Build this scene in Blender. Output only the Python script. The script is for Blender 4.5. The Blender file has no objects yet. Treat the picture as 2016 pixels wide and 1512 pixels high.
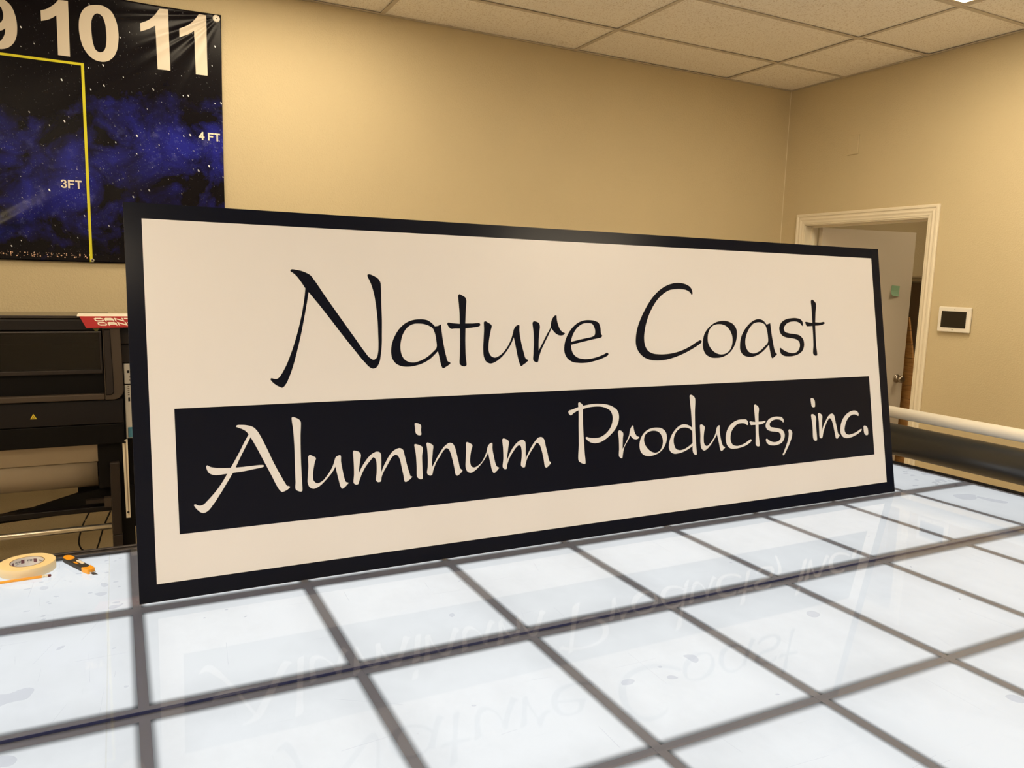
import bpy, bmesh, math, random
from mathutils import Vector, Matrix, noise
C = bpy.context.scene.collection
S = bpy.context.scene
ZT = 0.77                                   # height of the table top above the floor

# ---------------------------------------------------------------- camera, world, exposure
cam = bpy.data.cameras.new('camera'); co = bpy.data.objects.new('camera', cam); C.objects.link(co)
cam.sensor_width = 36; cam.lens = 36 * 1513.67 / 2016; cam.clip_start = 0.02
r_ = Vector((0.88990, -0.45533, 0.02756)); u_ = Vector((0.03704, 0.13228, 0.99052)); d_ = Vector((0.45466, 0.88044, -0.13455))
M3 = Matrix((r_, u_, -d_)).transposed()
co.matrix_world = Matrix.Translation((-0.0186, -1.9703, ZT + 0.8095)) @ M3.to_4x4()
S.camera = co
w = bpy.data.worlds.new('world'); S.world = w; w.use_nodes = True
w.node_tree.nodes['Background'].inputs[0].default_value = (0.9, 0.8, 0.65, 1)
w.node_tree.nodes['Background'].inputs[1].default_value = 0.05
S.view_settings.view_transform = 'Standard'; S.view_settings.look = 'None'
S.view_settings.gamma = 1; S.view_settings.use_curve_mapping = False
S.view_settings.exposure = 0.0
LAMP = (1.0, 0.82, 0.57)                    # colour of the ceiling troffers
LAMP_E = 20.0                               # radiance of a troffer's diffuser
TABLE_E = 0.98                              # radiance of the light table
TABLE_C = (0.985, 0.992, 1.0)
S.cycles.max_bounces = 8; S.cycles.diffuse_bounces = 5; S.cycles.glossy_bounces = 4
S.cycles.transparent_max_bounces = 12
S.cycles.sample_clamp_indirect = 4

# ---------------------------------------------------------------- helpers
class NT:
    def __init__(s, name):
        s.m = bpy.data.materials.new(name); s.m.use_nodes = True; s.t = s.m.node_tree; s.t.nodes.clear()
        s.out = s.n('ShaderNodeOutputMaterial')
    def n(s, typ, **k):
        x = s.t.nodes.new(typ)
        for a, b in k.items():
            if a.startswith('i_'): x.inputs[int(a[2:])].default_value = b
            else: setattr(x, a, b)
        return x
    def l(s, a, b, ao=0, bi=0):
        s.t.links.new(a.outputs[ao], b.inputs[bi]); return b
    def math(s, op, a, b=None, clamp=False):
        x = s.n('ShaderNodeMath', operation=op); x.use_clamp = clamp
        for i, v in enumerate((a, b)):
            if v is None: continue
            if isinstance(v, (int, float)): x.inputs[i].default_value = v
            else: s.t.links.new(v, x.inputs[i])
        return x.outputs[0]
    def mix(s, fac, a, b):
        x = s.n('ShaderNodeMix', data_type='RGBA')
        for i, v in ((0, fac), (6, a), (7, b)):
            if isinstance(v, (int, float)): x.inputs[i].default_value = v
            elif isinstance(v, tuple): x.inputs[i].default_value = (*v[:3], 1)
            else: s.t.links.new(v, x.inputs[i])
        return x.outputs[2]

def pmat(name, col, rough=0.5, metal=0.0, spec=0.5, bump=None, var=None, coat=0.0):
    """principled material; bump=(scale, distance, strength), var=(scale, amount)"""
    t = NT(name); p = t.n('ShaderNodeBsdfPrincipled'); t.l(p, t.out)
    p.inputs['Base Color'].default_value = (*col, 1); p.inputs['Roughness'].default_value = rough
    p.inputs['Metallic'].default_value = metal; p.inputs['Specular IOR Level'].default_value = spec
    p.inputs['Coat Weight'].default_value = coat
    g = t.n('ShaderNodeTexCoord')
    if var:
        nz = t.n('ShaderNodeTexNoise'); t.l(g, nz, 3); nz.inputs['Scale'].default_value = var[0]; nz.inputs['Detail'].default_value = 4
        c = t.mix(nz.outputs[0], tuple(x * (1 - var[1]) for x in col), tuple(min(1, x * (1 + var[1])) for x in col))
        t.t.links.new(c, p.inputs['Base Color'])
    if bump:
        nz = t.n('ShaderNodeTexNoise'); t.l(g, nz, 3); nz.inputs['Scale'].default_value = bump[0]; nz.inputs['Detail'].default_value = 3
        b = t.n('ShaderNodeBump'); b.inputs['Distance'].default_value = bump[1]; b.inputs['Strength'].default_value = bump[2]
        t.t.links.new(nz.outputs[0], b.inputs['Height']); t.t.links.new(b.outputs[0], p.inputs['Normal'])
    return t.m

def obj(name, bm, mat, parent=None, loc=None, rot=None, smooth=False, bevel=0.0, label=None):
    if isinstance(bm, bmesh.types.BMesh):
        bmesh.ops.recalc_face_normals(bm, faces=bm.faces)
        me = bpy.data.meshes.new(name); bm.to_mesh(me); bm.free()
    else: me = bm
    if mat is not None and not me.materials:
        for m in (mat if isinstance(mat, (list, tuple)) else [mat]): me.materials.append(m)
    if smooth:
        for p in me.polygons: p.use_smooth = True
    o = bpy.data.objects.new(name, me); C.objects.link(o)
    if parent is not None: o.parent = parent
    if loc is not None: o.location = loc
    if rot is not None: o.rotation_euler = rot
    if bevel:
        b = o.modifiers.new('bevel', 'BEVEL'); b.width = bevel; b.segments = 2; b.limit_method = 'ANGLE'
        b.harden_normals = False
    if label: o['label'] = label
    return o

def thing(name, label, cat, loc=(0, 0, 0), rot=(0, 0, 0), group=None):
    o = bpy.data.objects.new(name, None); C.objects.link(o); o.location = loc; o.rotation_euler = rot
    o.empty_display_size = 0.05
    o['label'] = label; o['category'] = cat
    if group: o['group'] = group
    return o

def structure(o, label=None):
    o['kind'] = 'structure'
    if label: o['label'] = label
    return o

def box(bm, x0, x1, y0, y1, z0, z1, mi=0):
    r = bmesh.ops.create_cube(bm, size=1)
    vs = r['verts']
    for v in vs:
        v.co = Vector(((x0 + x1) / 2 + v.co.x * (x1 - x0), (y0 + y1) / 2 + v.co.y * (y1 - y0), (z0 + z1) / 2 + v.co.z * (z1 - z0)))
    fs = {f for v in vs for f in v.link_faces}
    for f in fs: f.material_index = mi
    return vs

def bx(*a):
    bm = bmesh.new()
    for q in a: box(bm, *q)
    return bm

def lathe(bm, prof, axis='z', seg=32, origin=(0, 0, 0), cap=True, closed=False):
    """revolve profile [(radius, height)] about an axis"""
    rings = []
    for r, h in prof:
        ring = []
        for k in range(seg):
            a = 2 * math.pi * k / seg; c_, s_ = r * math.cos(a), r * math.sin(a)
            p = {'z': (c_, s_, h), 'x': (h, c_, s_), 'y': (c_, h, s_)}[axis]
            ring.append(bm.verts.new(Vector(p) + Vector(origin)))
        rings.append(ring)
    n = len(rings)
    for i in range(n if closed else n - 1):
        A, B = rings[i], rings[(i + 1) % n]
        for k in range(seg):
            bm.faces.new((A[k], A[(k + 1) % seg], B[(k + 1) % seg], B[k]))
    if cap and not closed:
        bm.faces.new(rings[0]); bm.faces.new(rings[-1])
    return rings

def prism(bm, pts, axis, a0, a1, mi=0):
    """extrude a 2-D polygon along an axis; pts in the other two axes (order x,y,z)"""
    def P(p, a):
        return {'x': (a, p[0], p[1]), 'y': (p[0], a, p[1]), 'z': (p[0], p[1], a)}[axis]
    A = [bm.verts.new(P(p, a0)) for p in pts]; B = [bm.verts.new(P(p, a1)) for p in pts]
    fs = [bm.faces.new(A), bm.faces.new(B)]
    n = len(pts)
    for i in range(n): fs.append(bm.faces.new((A[i], A[(i + 1) % n], B[(i + 1) % n], B[i])))
    for f in fs: f.material_index = mi

def tube(bm, pts, r, seg=8):
    pts = [Vector(p) for p in pts]; rings = []
    up = Vector((0, 0, 1))
    for i, p in enumerate(pts):
        t = (pts[min(i + 1, len(pts) - 1)] - pts[max(i - 1, 0)]).normalized()
        s = t.cross(up if abs(t.z) < 0.9 else Vector((1, 0, 0))).normalized(); q = s.cross(t)
        rings.append([bm.verts.new(p + r * (math.cos(a) * s + math.sin(a) * q)) for a in [2 * math.pi * k / seg for k in range(seg)]])
    for A, B in zip(rings, rings[1:]):
        for k in range(seg): bm.faces.new((A[k], A[(k + 1) % seg], B[(k + 1) % seg], B[k]))
    bm.faces.new(rings[0]); bm.faces.new(rings[-1])

def spline(s, div=7):
    """closed Catmull-Rom outline from 'x,y,corner ...' in 0.1 mm"""
    P = [tuple(int(v) for v in q.split(',')) for q in s.split()]
    n = len(P); out = []
    for i in range(n):
        p1, p2 = P[i], P[(i + 1) % n]; p0 = P[i - 1]; p3 = P[(i + 2) % n]
        L = math.dist(p1[:2], p2[:2]) + 1e-6
        def tan(a, b, c):                       # centripetal-like tangent at b, scaled to this span
            la = math.dist(a[:2], b[:2]) + 1e-6; lc = math.dist(b[:2], c[:2]) + 1e-6
            return [((b[k] - a[k]) / la * lc + (c[k] - b[k]) / lc * la) / (la + lc) * L for k in (0, 1)]
        l0 = math.dist(p0[:2], p1[:2]); l3 = math.dist(p2[:2], p3[:2])
        g1 = min(1, 2.0 * l0 / L); g2 = min(1, 2.0 * l3 / L)      # short neighbours keep a long span nearly straight
        t1 = [p2[k] - p1[k] for k in (0, 1)] if p1[2] else [v * g1 for v in tan(p0, p1, p2)]
        t2 = [p2[k] - p1[k] for k in (0, 1)] if p2[2] else [v * g2 for v in tan(p1, p2, p3)]
        for j in range(div):
            t = j / div; h1 = 2*t**3 - 3*t**2 + 1; h2 = t**3 - 2*t*t + t; h3 = -2*t**3 + 3*t*t; h4 = t**3 - t*t
            out.append(tuple((h1 * p1[k] + h2 * t1[k] + h3 * p2[k] + h4 * t2[k]) * 1e-4 for k in (0, 1)))
            if p1[2] and p2[2]: break
    return out

def fill_mesh(name, outlines, thick):
    """flat shape with holes, in local x/y, raised by thick in +z"""
    cu = bpy.data.curves.new(name, 'CURVE'); cu.dimensions = '2D'; cu.fill_mode = 'BOTH'; cu.extrude = thick / 2
    for pts in outlines:
        sp = cu.splines.new('POLY'); sp.points.add(len(pts) - 1); sp.use_cyclic_u = True
        for q, p in zip(sp.points, pts): q.co = (p[0], p[1], 0, 1)
    o = bpy.data.objects.new('tmp', cu); C.objects.link(o)
    dg = bpy.context.evaluated_depsgraph_get()
    me = bpy.data.meshes.new_from_object(o.evaluated_get(dg)); me.name = name
    bpy.data.objects.remove(o); bpy.data.curves.remove(cu)
    me.materials.clear()
    return me

# strokes of small block lettering: unit cell 0..1 wide, 0..1 high
BLK = {'F': [[(0, 0), (0, 1), (1, 1)], [(0, .52), (.85, .52)]], 'T': [[(0, 1), (1, 1)], [(.5, 1), (.5, 0)]],
       '3': [[(.0, .80), (.10, .93), (.30, 1), (.62, 1), (.84, .92), (.92, .76), (.84, .61), (.64, .54), (.42, .54)], [(.64, .54), (.88, .46), (1, .28), (.90, .09), (.66, 0), (.30, 0), (.08, .07), (-.04, .23)]],
       '4': [[(.72, 0), (.72, 1), (0, .3), (1, .3)]], 'C': [[(1, .8), (.8, 1), (.2, 1), (0, .8), (0, .2), (.2, 0), (.8, 0), (1, .2)]],
       'A': [[(0, 0), (0, .8), (.2, 1), (.8, 1), (1, .8), (1, 0)], [(0, .45), (1, .45)]], 'N': [[(0, 0), (0, 1), (1, 0), (1, 1)]],
       'R': [[(0, 0), (0, 1), (.8, 1), (1, .8), (.8, .5), (0, .5)], [(.5, .5), (1, 0)]],
       'I': [[(.5, 0), (.5, 1)]]}
def block_text(bm, text, x, z, w, h, gap, s, put):
    """bold strokes; put(x, z) -> 3-D point of the surface"""
    k = 0
    for ch in text:
        if ch == ' ': x += gap * 2; continue
        for line in BLK[ch]:
            for a, b in zip(line, line[1:]):
                A = Vector((x + a[0] * w, z + a[1] * h)); B = Vector((x + b[0] * w, z + b[1] * h))
                d = (B - A).normalized(); n = Vector((-d.y, d.x)) * s / 2; e = d * s / 2
                k += 1                          # each stroke a hair above the one before
                q = [bm.verts.new(Vector(put(*v)) - Vector((0, k * .00004, 0))) for v in (A - e - n, B + e - n, B + e + n, A - e + n)]
                bm.faces.new(q)
        x += w + gap
GLYPHS = [  # letters of the sign: (character, colour, list of outlines); outline = x,y,corner in 0.1 mm on the sign face
  ('N', 0, [['3979,8296,0 4002,8332,0 4193,8319,0 4379,8264,0 4511,8188,0 4614,8052,0 4869,7650,0 5257,7059,0 5652,6468,0 5919,6069,0 6055,5902,0 6162,5846,0 6244,5893,0 6295,6034,0 6322,6276,0 6328,6562,0 6330,6991,0 6302,7420,0 6249,7791,0 6166,8061,0 6101,8211,0 6109,8251,0 6162,8261,0 6291,8216,0 6419,8133,0 6470,8040,0 6480,7882,0 6467,7421,0 6460,6991,0 6437,6561,0 6419,6275,0 6373,5961,0 6309,5734,0 6215,5617,0 6126,5594,0 6041,5633,0 5903,5773,0 5634,6117,0 5369,6471,0 4976,7017,0 4692,7403,0 4440,7726,1 4380,7427,0 4294,7043,0 4177,6551,0 4065,6143,0 3940,5739,0 3820,5431,0 3733,5259,0 3663,5176,0 3623,5156,0 3559,5180,0 3445,5251,0 3352,5348,0 3330,5394,0 3355,5417,0 3413,5402,0 3483,5391,0 3544,5422,0 3613,5505,0 3726,5690,0 3873,6011,0 4024,6416,0 4150,6824,0 4248,7207,0 4319,7564,0 4358,7826,1 4233,8024,0 4132,8164,0 4043,8243,0']]),
  ('a', 0, [['7704,6987,0 7827,6963,0 7963,6875,0 8052,6783,1 8147,6797,0 8245,6844,1 8255,6636,0 8292,6279,0 8352,5921,0 8405,5742,0 8458,5720,0 8482,5695,0 8448,5657,0 8332,5586,0 8228,5547,0 8197,5599,0 8165,5718,0 8137,5896,0 8102,6051,1 7989,5944,0 7825,5814,0 7601,5702,0 7383,5644,0 7168,5620,0 6987,5637,0 6811,5716,0 6706,5868,0 6681,6027,0 6705,6242,0 6808,6500,0 6987,6745,0 7176,6890,0 7363,6963,0 7549,6989,0', '7573,6863,0 7727,6845,0 7880,6792,0 7970,6733,0 8040,6578,0 8070,6371,0 8063,6149,0 7930,6018,0 7735,5875,0 7544,5786,0 7357,5740,0 7206,5756,0 7073,5831,0 6990,5978,0 6965,6181,0 6997,6383,0 7084,6600,0 7231,6773,0 7403,6852,0']]),
  ('t', 0, [['8845,7711,0 8880,7742,0 8969,7707,0 9073,7639,0 9099,7579,0 9069,7291,0 9024,6867,1 9248,6867,0 9497,6870,0 9518,6821,0 9475,6782,0 9240,6740,0 9022,6716,1 8993,6324,0 8983,5933,0 8987,5608,0 8943,5585,0 8830,5606,0 8778,5652,0 8794,5937,0 8820,6326,0 8839,6711,1 8684,6712,0 8539,6712,0 8487,6763,0 8445,6868,0 8469,6892,0 8629,6874,0 8844,6856,1 8854,7139,0 8849,7440,0']]),
  ('u', 0, [['9643,6913,0 9672,6934,0 9767,6897,0 9890,6805,0 9853,6652,0 9796,6437,0 9751,6193,0 9750,6010,0 9807,5886,0 9922,5829,0 10113,5889,0 10256,6001,0 10367,6122,0 10443,6230,0 10521,6368,0 10591,6539,0 10646,6694,0 10721,6787,0 10828,6818,0 10831,6646,0 10866,6302,0 10934,5989,0 10992,5784,0 11042,5745,0 11087,5726,0 11038,5673,0 10909,5589,0 10818,5542,0 10771,5633,0 10716,5868,0 10666,6180,0 10622,6436,1 10571,6331,0 10493,6198,0 10380,6045,0 10251,5908,0 10106,5788,0 9930,5684,0 9776,5648,0 9645,5707,0 9579,5845,0 9563,6074,0 9595,6378,0 9630,6683,0']]),
  ('r', 0, [['11311,6896,0 11349,6931,0 11439,6922,0 11543,6865,0 11563,6785,0 11537,6611,0 11488,6295,0 11470,6011,1 11610,6230,0 11792,6514,0 11954,6768,0 11974,6896,0 12046,7040,0 12132,7114,0 12176,7121,0 12190,6992,0 12233,6799,0 12315,6639,0 12403,6574,0 12458,6551,0 12425,6509,0 12285,6478,0 12159,6518,0 12054,6608,0 11976,6704,1 11844,6482,0 11694,6245,0 11548,5993,0 11453,5758,0 11410,5649,0 11356,5647,0 11270,5699,0 11277,5920,0 11312,6234,0 11325,6549,0']]),
  ('e', 0, [['13436,6971,0 13628,6944,0 13760,6878,0 13816,6730,0 13832,6515,0 13868,6458,0 13837,6412,0 13508,6343,0 13079,6260,0 12665,6178,1 12668,6055,0 12714,5908,0 12856,5776,0 13080,5716,0 13349,5717,0 13663,5776,0 13904,5853,0 14025,5900,0 14074,5860,0 14051,5817,0 13856,5729,0 13537,5640,0 13225,5589,0 12882,5591,0 12658,5635,0 12480,5768,0 12405,5930,0 12412,6155,0 12504,6412,0 12690,6669,0 12930,6863,0 13165,6954,0', '13352,6872,0 13505,6846,0 13582,6731,0 13602,6566,0 13576,6484,0 13495,6435,0 13086,6357,0 12671,6274,1 12697,6378,0 12776,6539,0 12961,6749,0 13158,6853,0']]),
  ('C', 0, [['17715,7859,0 17626,7953,0 17487,8019,0 17299,8053,0 17015,8051,0 16730,8005,0 16465,7877,0 16196,7668,0 15945,7369,0 15738,7018,0 15598,6651,0 15544,6358,0 15570,6102,0 15679,5935,0 15875,5840,0 16101,5810,0 16422,5808,0 16750,5842,0 17133,5929,0 17525,6074,0 17827,6222,0 17961,6266,0 18017,6239,0 17998,6182,0 17815,6077,0 17465,5916,0 17073,5773,0 16690,5668,0 16361,5609,0 16039,5597,0 15724,5630,0 15462,5738,0 15276,5924,0 15194,6144,0 15202,6362,0 15288,6689,0 15471,7054,0 15748,7460,0 16070,7815,0 16410,8062,0 16698,8191,0 16984,8258,0 17268,8264,0 17503,8216,0 17664,8125,0 17735,7993,0 17738,7897,0']]),
  ('o', 0, [['19048,6953,0 19324,6918,0 19545,6809,0 19667,6612,0 19650,6357,0 19535,6084,0 19310,5834,0 19018,5684,0 18663,5630,0 18368,5659,0 18156,5778,0 18064,5971,0 18070,6219,0 18164,6486,0 18380,6715,0 18691,6888,0', '18887,6829,0 19135,6782,0 19326,6633,0 19435,6418,0 19429,6164,0 19318,5931,0 19103,5787,0 18848,5753,0 18628,5808,0 18418,5965,0 18302,6178,0 18302,6370,0 18369,6580,0 18531,6753,0']]),
  ('a', 0, [['20792,7014,0 20975,6966,0 21139,6814,1 21328,6866,1 21347,6583,0 21394,6200,0 21462,5856,0 21517,5742,0 21564,5717,0 21481,5646,0 21300,5569,0 21263,5638,0 21227,5840,0 21193,6069,1 21018,5924,0 20735,5749,0 20408,5644,0 20144,5637,0 19916,5705,0 19784,5865,0 19782,6081,0 19838,6316,0 20017,6590,0 20273,6827,0 20522,6966,0', '20701,6894,0 20914,6878,0 21058,6806,0 21134,6625,0 21166,6383,0 21152,6162,0 20971,6004,0 20689,5829,0 20391,5759,0 20186,5818,0 20060,5998,0 20048,6215,0 20137,6471,0 20315,6708,0 20512,6855,0']]),
  ('s', 0, [['22979,6752,0 22873,6844,0 22709,6914,0 22484,6926,0 22256,6885,0 22079,6783,0 21996,6661,0 22031,6559,0 22220,6489,0 22553,6453,0 22830,6377,0 22975,6223,0 22998,6037,0 22905,5832,0 22682,5691,0 22422,5627,0 22140,5612,0 21893,5646,0 21763,5729,0 21721,5872,0 21743,5940,0 21859,5882,0 22046,5797,0 22319,5735,0 22546,5756,0 22697,5856,0 22774,6019,0 22752,6143,0 22619,6239,0 22370,6291,0 22094,6326,0 21879,6410,0 21781,6540,0 21766,6683,0 21865,6865,0 22070,6987,0 22383,7049,0 22721,7050,0 22915,6997,0 23002,6885,0']]),
  ('t', 0, [['23519,7733,0 23569,7771,0 23676,7726,0 23772,7627,0 23722,7282,0 23668,6897,1 23920,6888,0 24158,6905,0 24176,6855,0 24090,6813,0 23850,6771,0 23656,6763,1 23643,6445,0 23633,6028,0 23648,5623,0 23576,5608,0 23464,5656,0 23488,6030,0 23510,6446,0 23504,6755,1 23323,6743,0 23197,6752,0 23148,6843,0 23125,6905,0 23177,6914,0 23337,6893,0 23515,6876,1 23518,7156,0 23520,7490,0']]),
  ('A', 1, [['2417,4194,0 2436,4224,0 2548,4228,0 2697,4208,0 2845,4149,0 2929,4057,0 3012,3907,0 3150,3593,0 3312,3196,0 3477,2836,0 3584,2627,0 3633,2547,0 3684,2534,0 3702,2514,0 3668,2472,0 3561,2416,0 3496,2401,0 3446,2441,0 3386,2539,0 3245,2857,0 3059,3270,0 2898,3625,0 2764,3902,1 2717,3974,1 2665,4048,0 2568,4120,0 2471,4165,0'], ['2717,3974,1 2764,3902,1 2622,3645,0 2460,3344,0 2299,3033,0 2115,2740,0 1933,2462,0 1779,2248,0 1654,2109,0 1557,2066,0 1498,2080,0 1418,2148,0 1347,2244,0 1332,2291,0 1354,2304,0 1423,2269,0 1482,2257,0 1554,2277,0 1640,2352,0 1790,2503,0 1968,2716,0 2150,2995,0 2308,3253,0 2468,3526,0 2603,3777,0'], ['1657,3231,0 1677,3254,0 1748,3213,0 1866,3177,0 2059,3153,0 2254,3144,0 2451,3142,0 2701,3147,0 2978,3155,0 3054,3143,0 3068,3118,0 3026,3096,0 2797,3063,0 2546,3030,0 2298,3015,0 2052,2996,0 1883,2988,0 1787,3012,0 1717,3059,0 1673,3140,0']]),
  ('l', 1, [['3834,4349,0 3861,4361,0 3939,4335,0 4029,4278,0 4061,4228,0 4040,3837,0 4023,3299,0 4019,2760,0 4017,2376,0 3992,2362,0 3914,2383,0 3855,2427,0 3855,2641,0 3858,3043,0 3867,3580,0 3857,3984,0']]),
  ('u', 1, [['4222,3283,0 4251,3313,0 4343,3279,0 4416,3227,0 4384,3107,0 4340,2921,0 4318,2760,0 4338,2609,0 4416,2545,0 4570,2593,0 4673,2693,0 4755,2795,0 4826,2898,0 4880,3003,0 4919,3110,0 4962,3205,0 5086,3242,0 5095,3076,0 5129,2825,0 5173,2586,0 5211,2500,0 5274,2472,0 5235,2429,0 5086,2333,0 5052,2391,0 5007,2588,0 4962,2812,0 4939,2951,1 4903,2891,0 4831,2788,0 4739,2687,0 4635,2587,0 4522,2489,0 4424,2430,0 4320,2405,0 4218,2458,0 4175,2571,0 4184,2745,0 4212,3013,0']]),
  ('m', 1, [['5442,3298,0 5456,3338,0 5534,3329,0 5623,3284,0 5654,3225,0 5629,3060,0 5598,2895,0 5563,2667,1 5583,2721,0 5640,2828,0 5708,2933,0 5788,3039,0 5885,3143,0 5993,3224,0 6134,3264,0 6197,3242,0 6229,3189,0 6234,3059,0 6223,2842,0 6211,2665,1 6285,2829,0 6365,2964,0 6452,3098,0 6571,3231,0 6678,3292,0 6793,3314,0 6871,3271,0 6922,3096,0 6981,2804,0 7044,2569,0 7070,2495,0 7115,2476,0 7082,2436,0 6926,2345,0 6891,2354,0 6861,2528,0 6815,2789,0 6768,3022,0 6713,3112,0 6655,3136,0 6563,3090,0 6459,2956,0 6372,2821,0 6283,2688,0 6218,2552,0 6179,2421,0 6103,2417,0 6056,2460,0 6082,2683,0 6093,2907,0 6087,3006,0 6059,3079,0 6017,3116,0 5913,3028,0 5816,2924,0 5736,2819,0 5674,2713,0 5623,2606,0 5577,2499,0 5539,2414,0 5488,2405,0 5425,2444,0 5440,2687,0 5448,2908,0 5445,3131,0']]),
  ('i', 1, [['7231,3383,0 7256,3393,0 7376,3355,0 7465,3299,0 7444,3025,0 7434,2679,0 7420,2385,0 7383,2377,0 7294,2417,0 7263,2463,0 7266,2751,0 7261,3098,0'], ['7279,3987,0 7319,3990,0 7409,3962,0 7456,3924,0 7451,3779,0 7450,3648,0 7416,3636,0 7332,3662,0 7294,3708,0 7281,3848,0']]),
  ('n', 1, [['7602,3391,0 7625,3410,0 7716,3377,0 7791,3325,0 7778,3145,0 7746,2914,0 7724,2677,1 7833,2843,0 7919,2982,0 8021,3120,0 8165,3277,0 8328,3354,0 8406,3327,0 8465,3240,0 8517,3029,0 8567,2788,0 8613,2577,0 8674,2512,0 8628,2457,0 8495,2380,0 8459,2413,0 8428,2593,0 8379,2863,0 8314,3104,0 8270,3181,0 8202,3207,0 8117,3148,0 7991,2982,0 7879,2839,0 7802,2691,0 7759,2592,0 7715,2468,0 7665,2455,0 7584,2506,0 7602,2722,0 7618,3012,0 7614,3216,0']]),
  ('u', 1, [['8847,3326,0 8874,3336,0 8953,3300,0 9032,3244,0 8990,3082,0 8950,2906,0 8936,2728,0 8978,2605,0 9057,2572,0 9181,2612,0 9320,2720,0 9418,2863,0 9493,3008,0 9535,3147,0 9579,3210,0 9686,3257,0 9689,3090,0 9721,2845,0 9773,2598,0 9803,2535,0 9872,2493,0 9831,2441,0 9685,2357,0 9645,2427,0 9593,2674,0 9538,2974,1 9468,2859,0 9353,2718,0 9212,2579,0 9075,2477,0 8935,2427,0 8839,2468,0 8788,2592,0 8800,2799,0 8829,3065,0']]),
  ('m', 1, [['10039,3339,0 10064,3361,0 10158,3336,0 10240,3279,0 10216,3051,0 10167,2810,0 10144,2668,1 10215,2806,0 10295,2947,0 10408,3092,0 10565,3225,0 10690,3278,0 10749,3268,0 10802,3224,0 10817,3068,0 10803,2852,0 10795,2661,1 10836,2757,0 10926,2898,0 11024,3046,0 11150,3193,0 11293,3308,0 11400,3313,0 11469,3255,0 11525,3016,0 11580,2760,0 11621,2553,0 11675,2492,0 11632,2442,0 11493,2360,0 11459,2394,0 11427,2616,0 11374,2902,0 11314,3078,0 11270,3128,0 11218,3151,0 11112,3040,0 10989,2894,0 10881,2747,0 10809,2604,0 10774,2499,0 10753,2439,0 10689,2435,0 10630,2480,0 10665,2770,0 10672,2986,0 10644,3093,0 10593,3121,0 10518,3084,0 10381,2940,0 10269,2795,0 10191,2649,0 10151,2551,0 10123,2440,0 10079,2432,0 10010,2481,0 10037,2759,0 10046,3063,0']]),
  ('P', 1, [['12806,4312,0 12841,4327,0 12907,4292,0 12964,4231,0 12952,3999,0 12933,3622,0 12930,3129,0 12934,2693,0 12935,2360,0 12887,2358,0 12778,2402,0 12697,2466,0 12734,2998,0 12766,3574,0 12796,4007,0'], ['12415,4028,0 12428,4070,0 12572,4112,0 12797,4176,0 13056,4221,0 13334,4248,0 13613,4241,0 13892,4206,0 14134,4114,0 14286,3987,0 14336,3836,0 14304,3629,0 14192,3427,0 14001,3247,0 13778,3099,0 13526,2999,0 13316,2985,0 13147,3041,0 13033,3136,0 13005,3182,0 13028,3206,0 13156,3171,0 13327,3151,0 13501,3154,0 13680,3209,0 13865,3330,0 14000,3484,0 14074,3672,0 14080,3850,0 14018,3987,0 13883,4082,0 13711,4141,0 13468,4165,0 13224,4154,0 12963,4109,0 12738,4054,0 12598,3989,0 12503,3931,0 12461,3953,0']]),
  ('r', 1, [['14269,3297,0 14311,3336,0 14399,3307,0 14456,3247,0 14435,3054,0 14399,2708,1 14552,2926,0 14696,3156,0 14744,3318,0 14807,3419,0 14872,3466,0 14893,3353,0 14937,3200,0 15004,3105,0 15093,3060,0 15034,3013,0 14923,3005,0 14817,3058,0 14743,3147,1 14640,2989,0 14553,2882,0 14480,2782,0 14432,2667,0 14393,2521,0 14360,2422,0 14300,2436,0 14250,2488,0 14268,2739,0 14279,3035,0']]),
  ('o', 1, [['15862,3329,0 16031,3297,0 16176,3196,0 16240,3022,0 16206,2840,0 16076,2634,0 15893,2495,0 15661,2421,0 15434,2406,0 15251,2454,0 15130,2569,0 15087,2738,0 15120,2931,0 15246,3134,0 15443,3273,0 15654,3327,0', '15760,3231,0 15908,3182,0 16013,3068,0 16064,2880,0 16023,2699,0 15917,2554,0 15742,2497,0 15593,2527,0 15433,2636,0 15314,2797,0 15282,2965,0 15338,3113,0 15456,3196,0 15609,3235,0']]),
  ('d', 1, [['17007,3373,0 17163,3342,0 17297,3271,0 17389,3180,1 17345,2618,1 17179,2537,0 16934,2446,0 16696,2402,0 16501,2405,0 16371,2474,0 16304,2602,0 16324,2770,0 16410,2980,0 16581,3185,0 16787,3327,0', '16979,3265,0 17155,3242,0 17270,3188,0 17351,3104,1 17328,2704,1 17144,2602,0 16941,2523,0 16743,2504,0 16591,2565,0 16525,2709,0 16518,2880,0 16591,3060,0 16718,3192,0 16860,3254,0'], ['17335,4353,0 17372,4373,0 17481,4334,0 17551,4258,0 17511,3755,0 17477,3127,0 17476,2656,0 17471,2295,0 17431,2289,0 17344,2352,0 17317,2417,0 17341,2822,0 17350,3293,0 17348,3764,0']]),
  ('u', 1, [['17713,3308,0 17755,3325,0 17842,3288,0 17906,3233,0 17862,3039,0 17828,2820,0 17839,2646,0 17886,2582,0 17954,2558,0 18108,2642,0 18210,2740,0 18301,2845,0 18382,2974,0 18451,3161,0 18514,3227,0 18574,3243,0 18571,3057,0 18601,2767,0 18648,2572,0 18692,2498,0 18772,2450,0 18718,2406,0 18587,2339,0 18549,2387,0 18515,2581,0 18437,2944,1 18358,2832,0 18267,2730,0 18176,2631,0 18058,2532,0 17928,2443,0 17811,2411,0 17716,2481,0 17680,2641,0 17697,2956,0']]),
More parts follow.
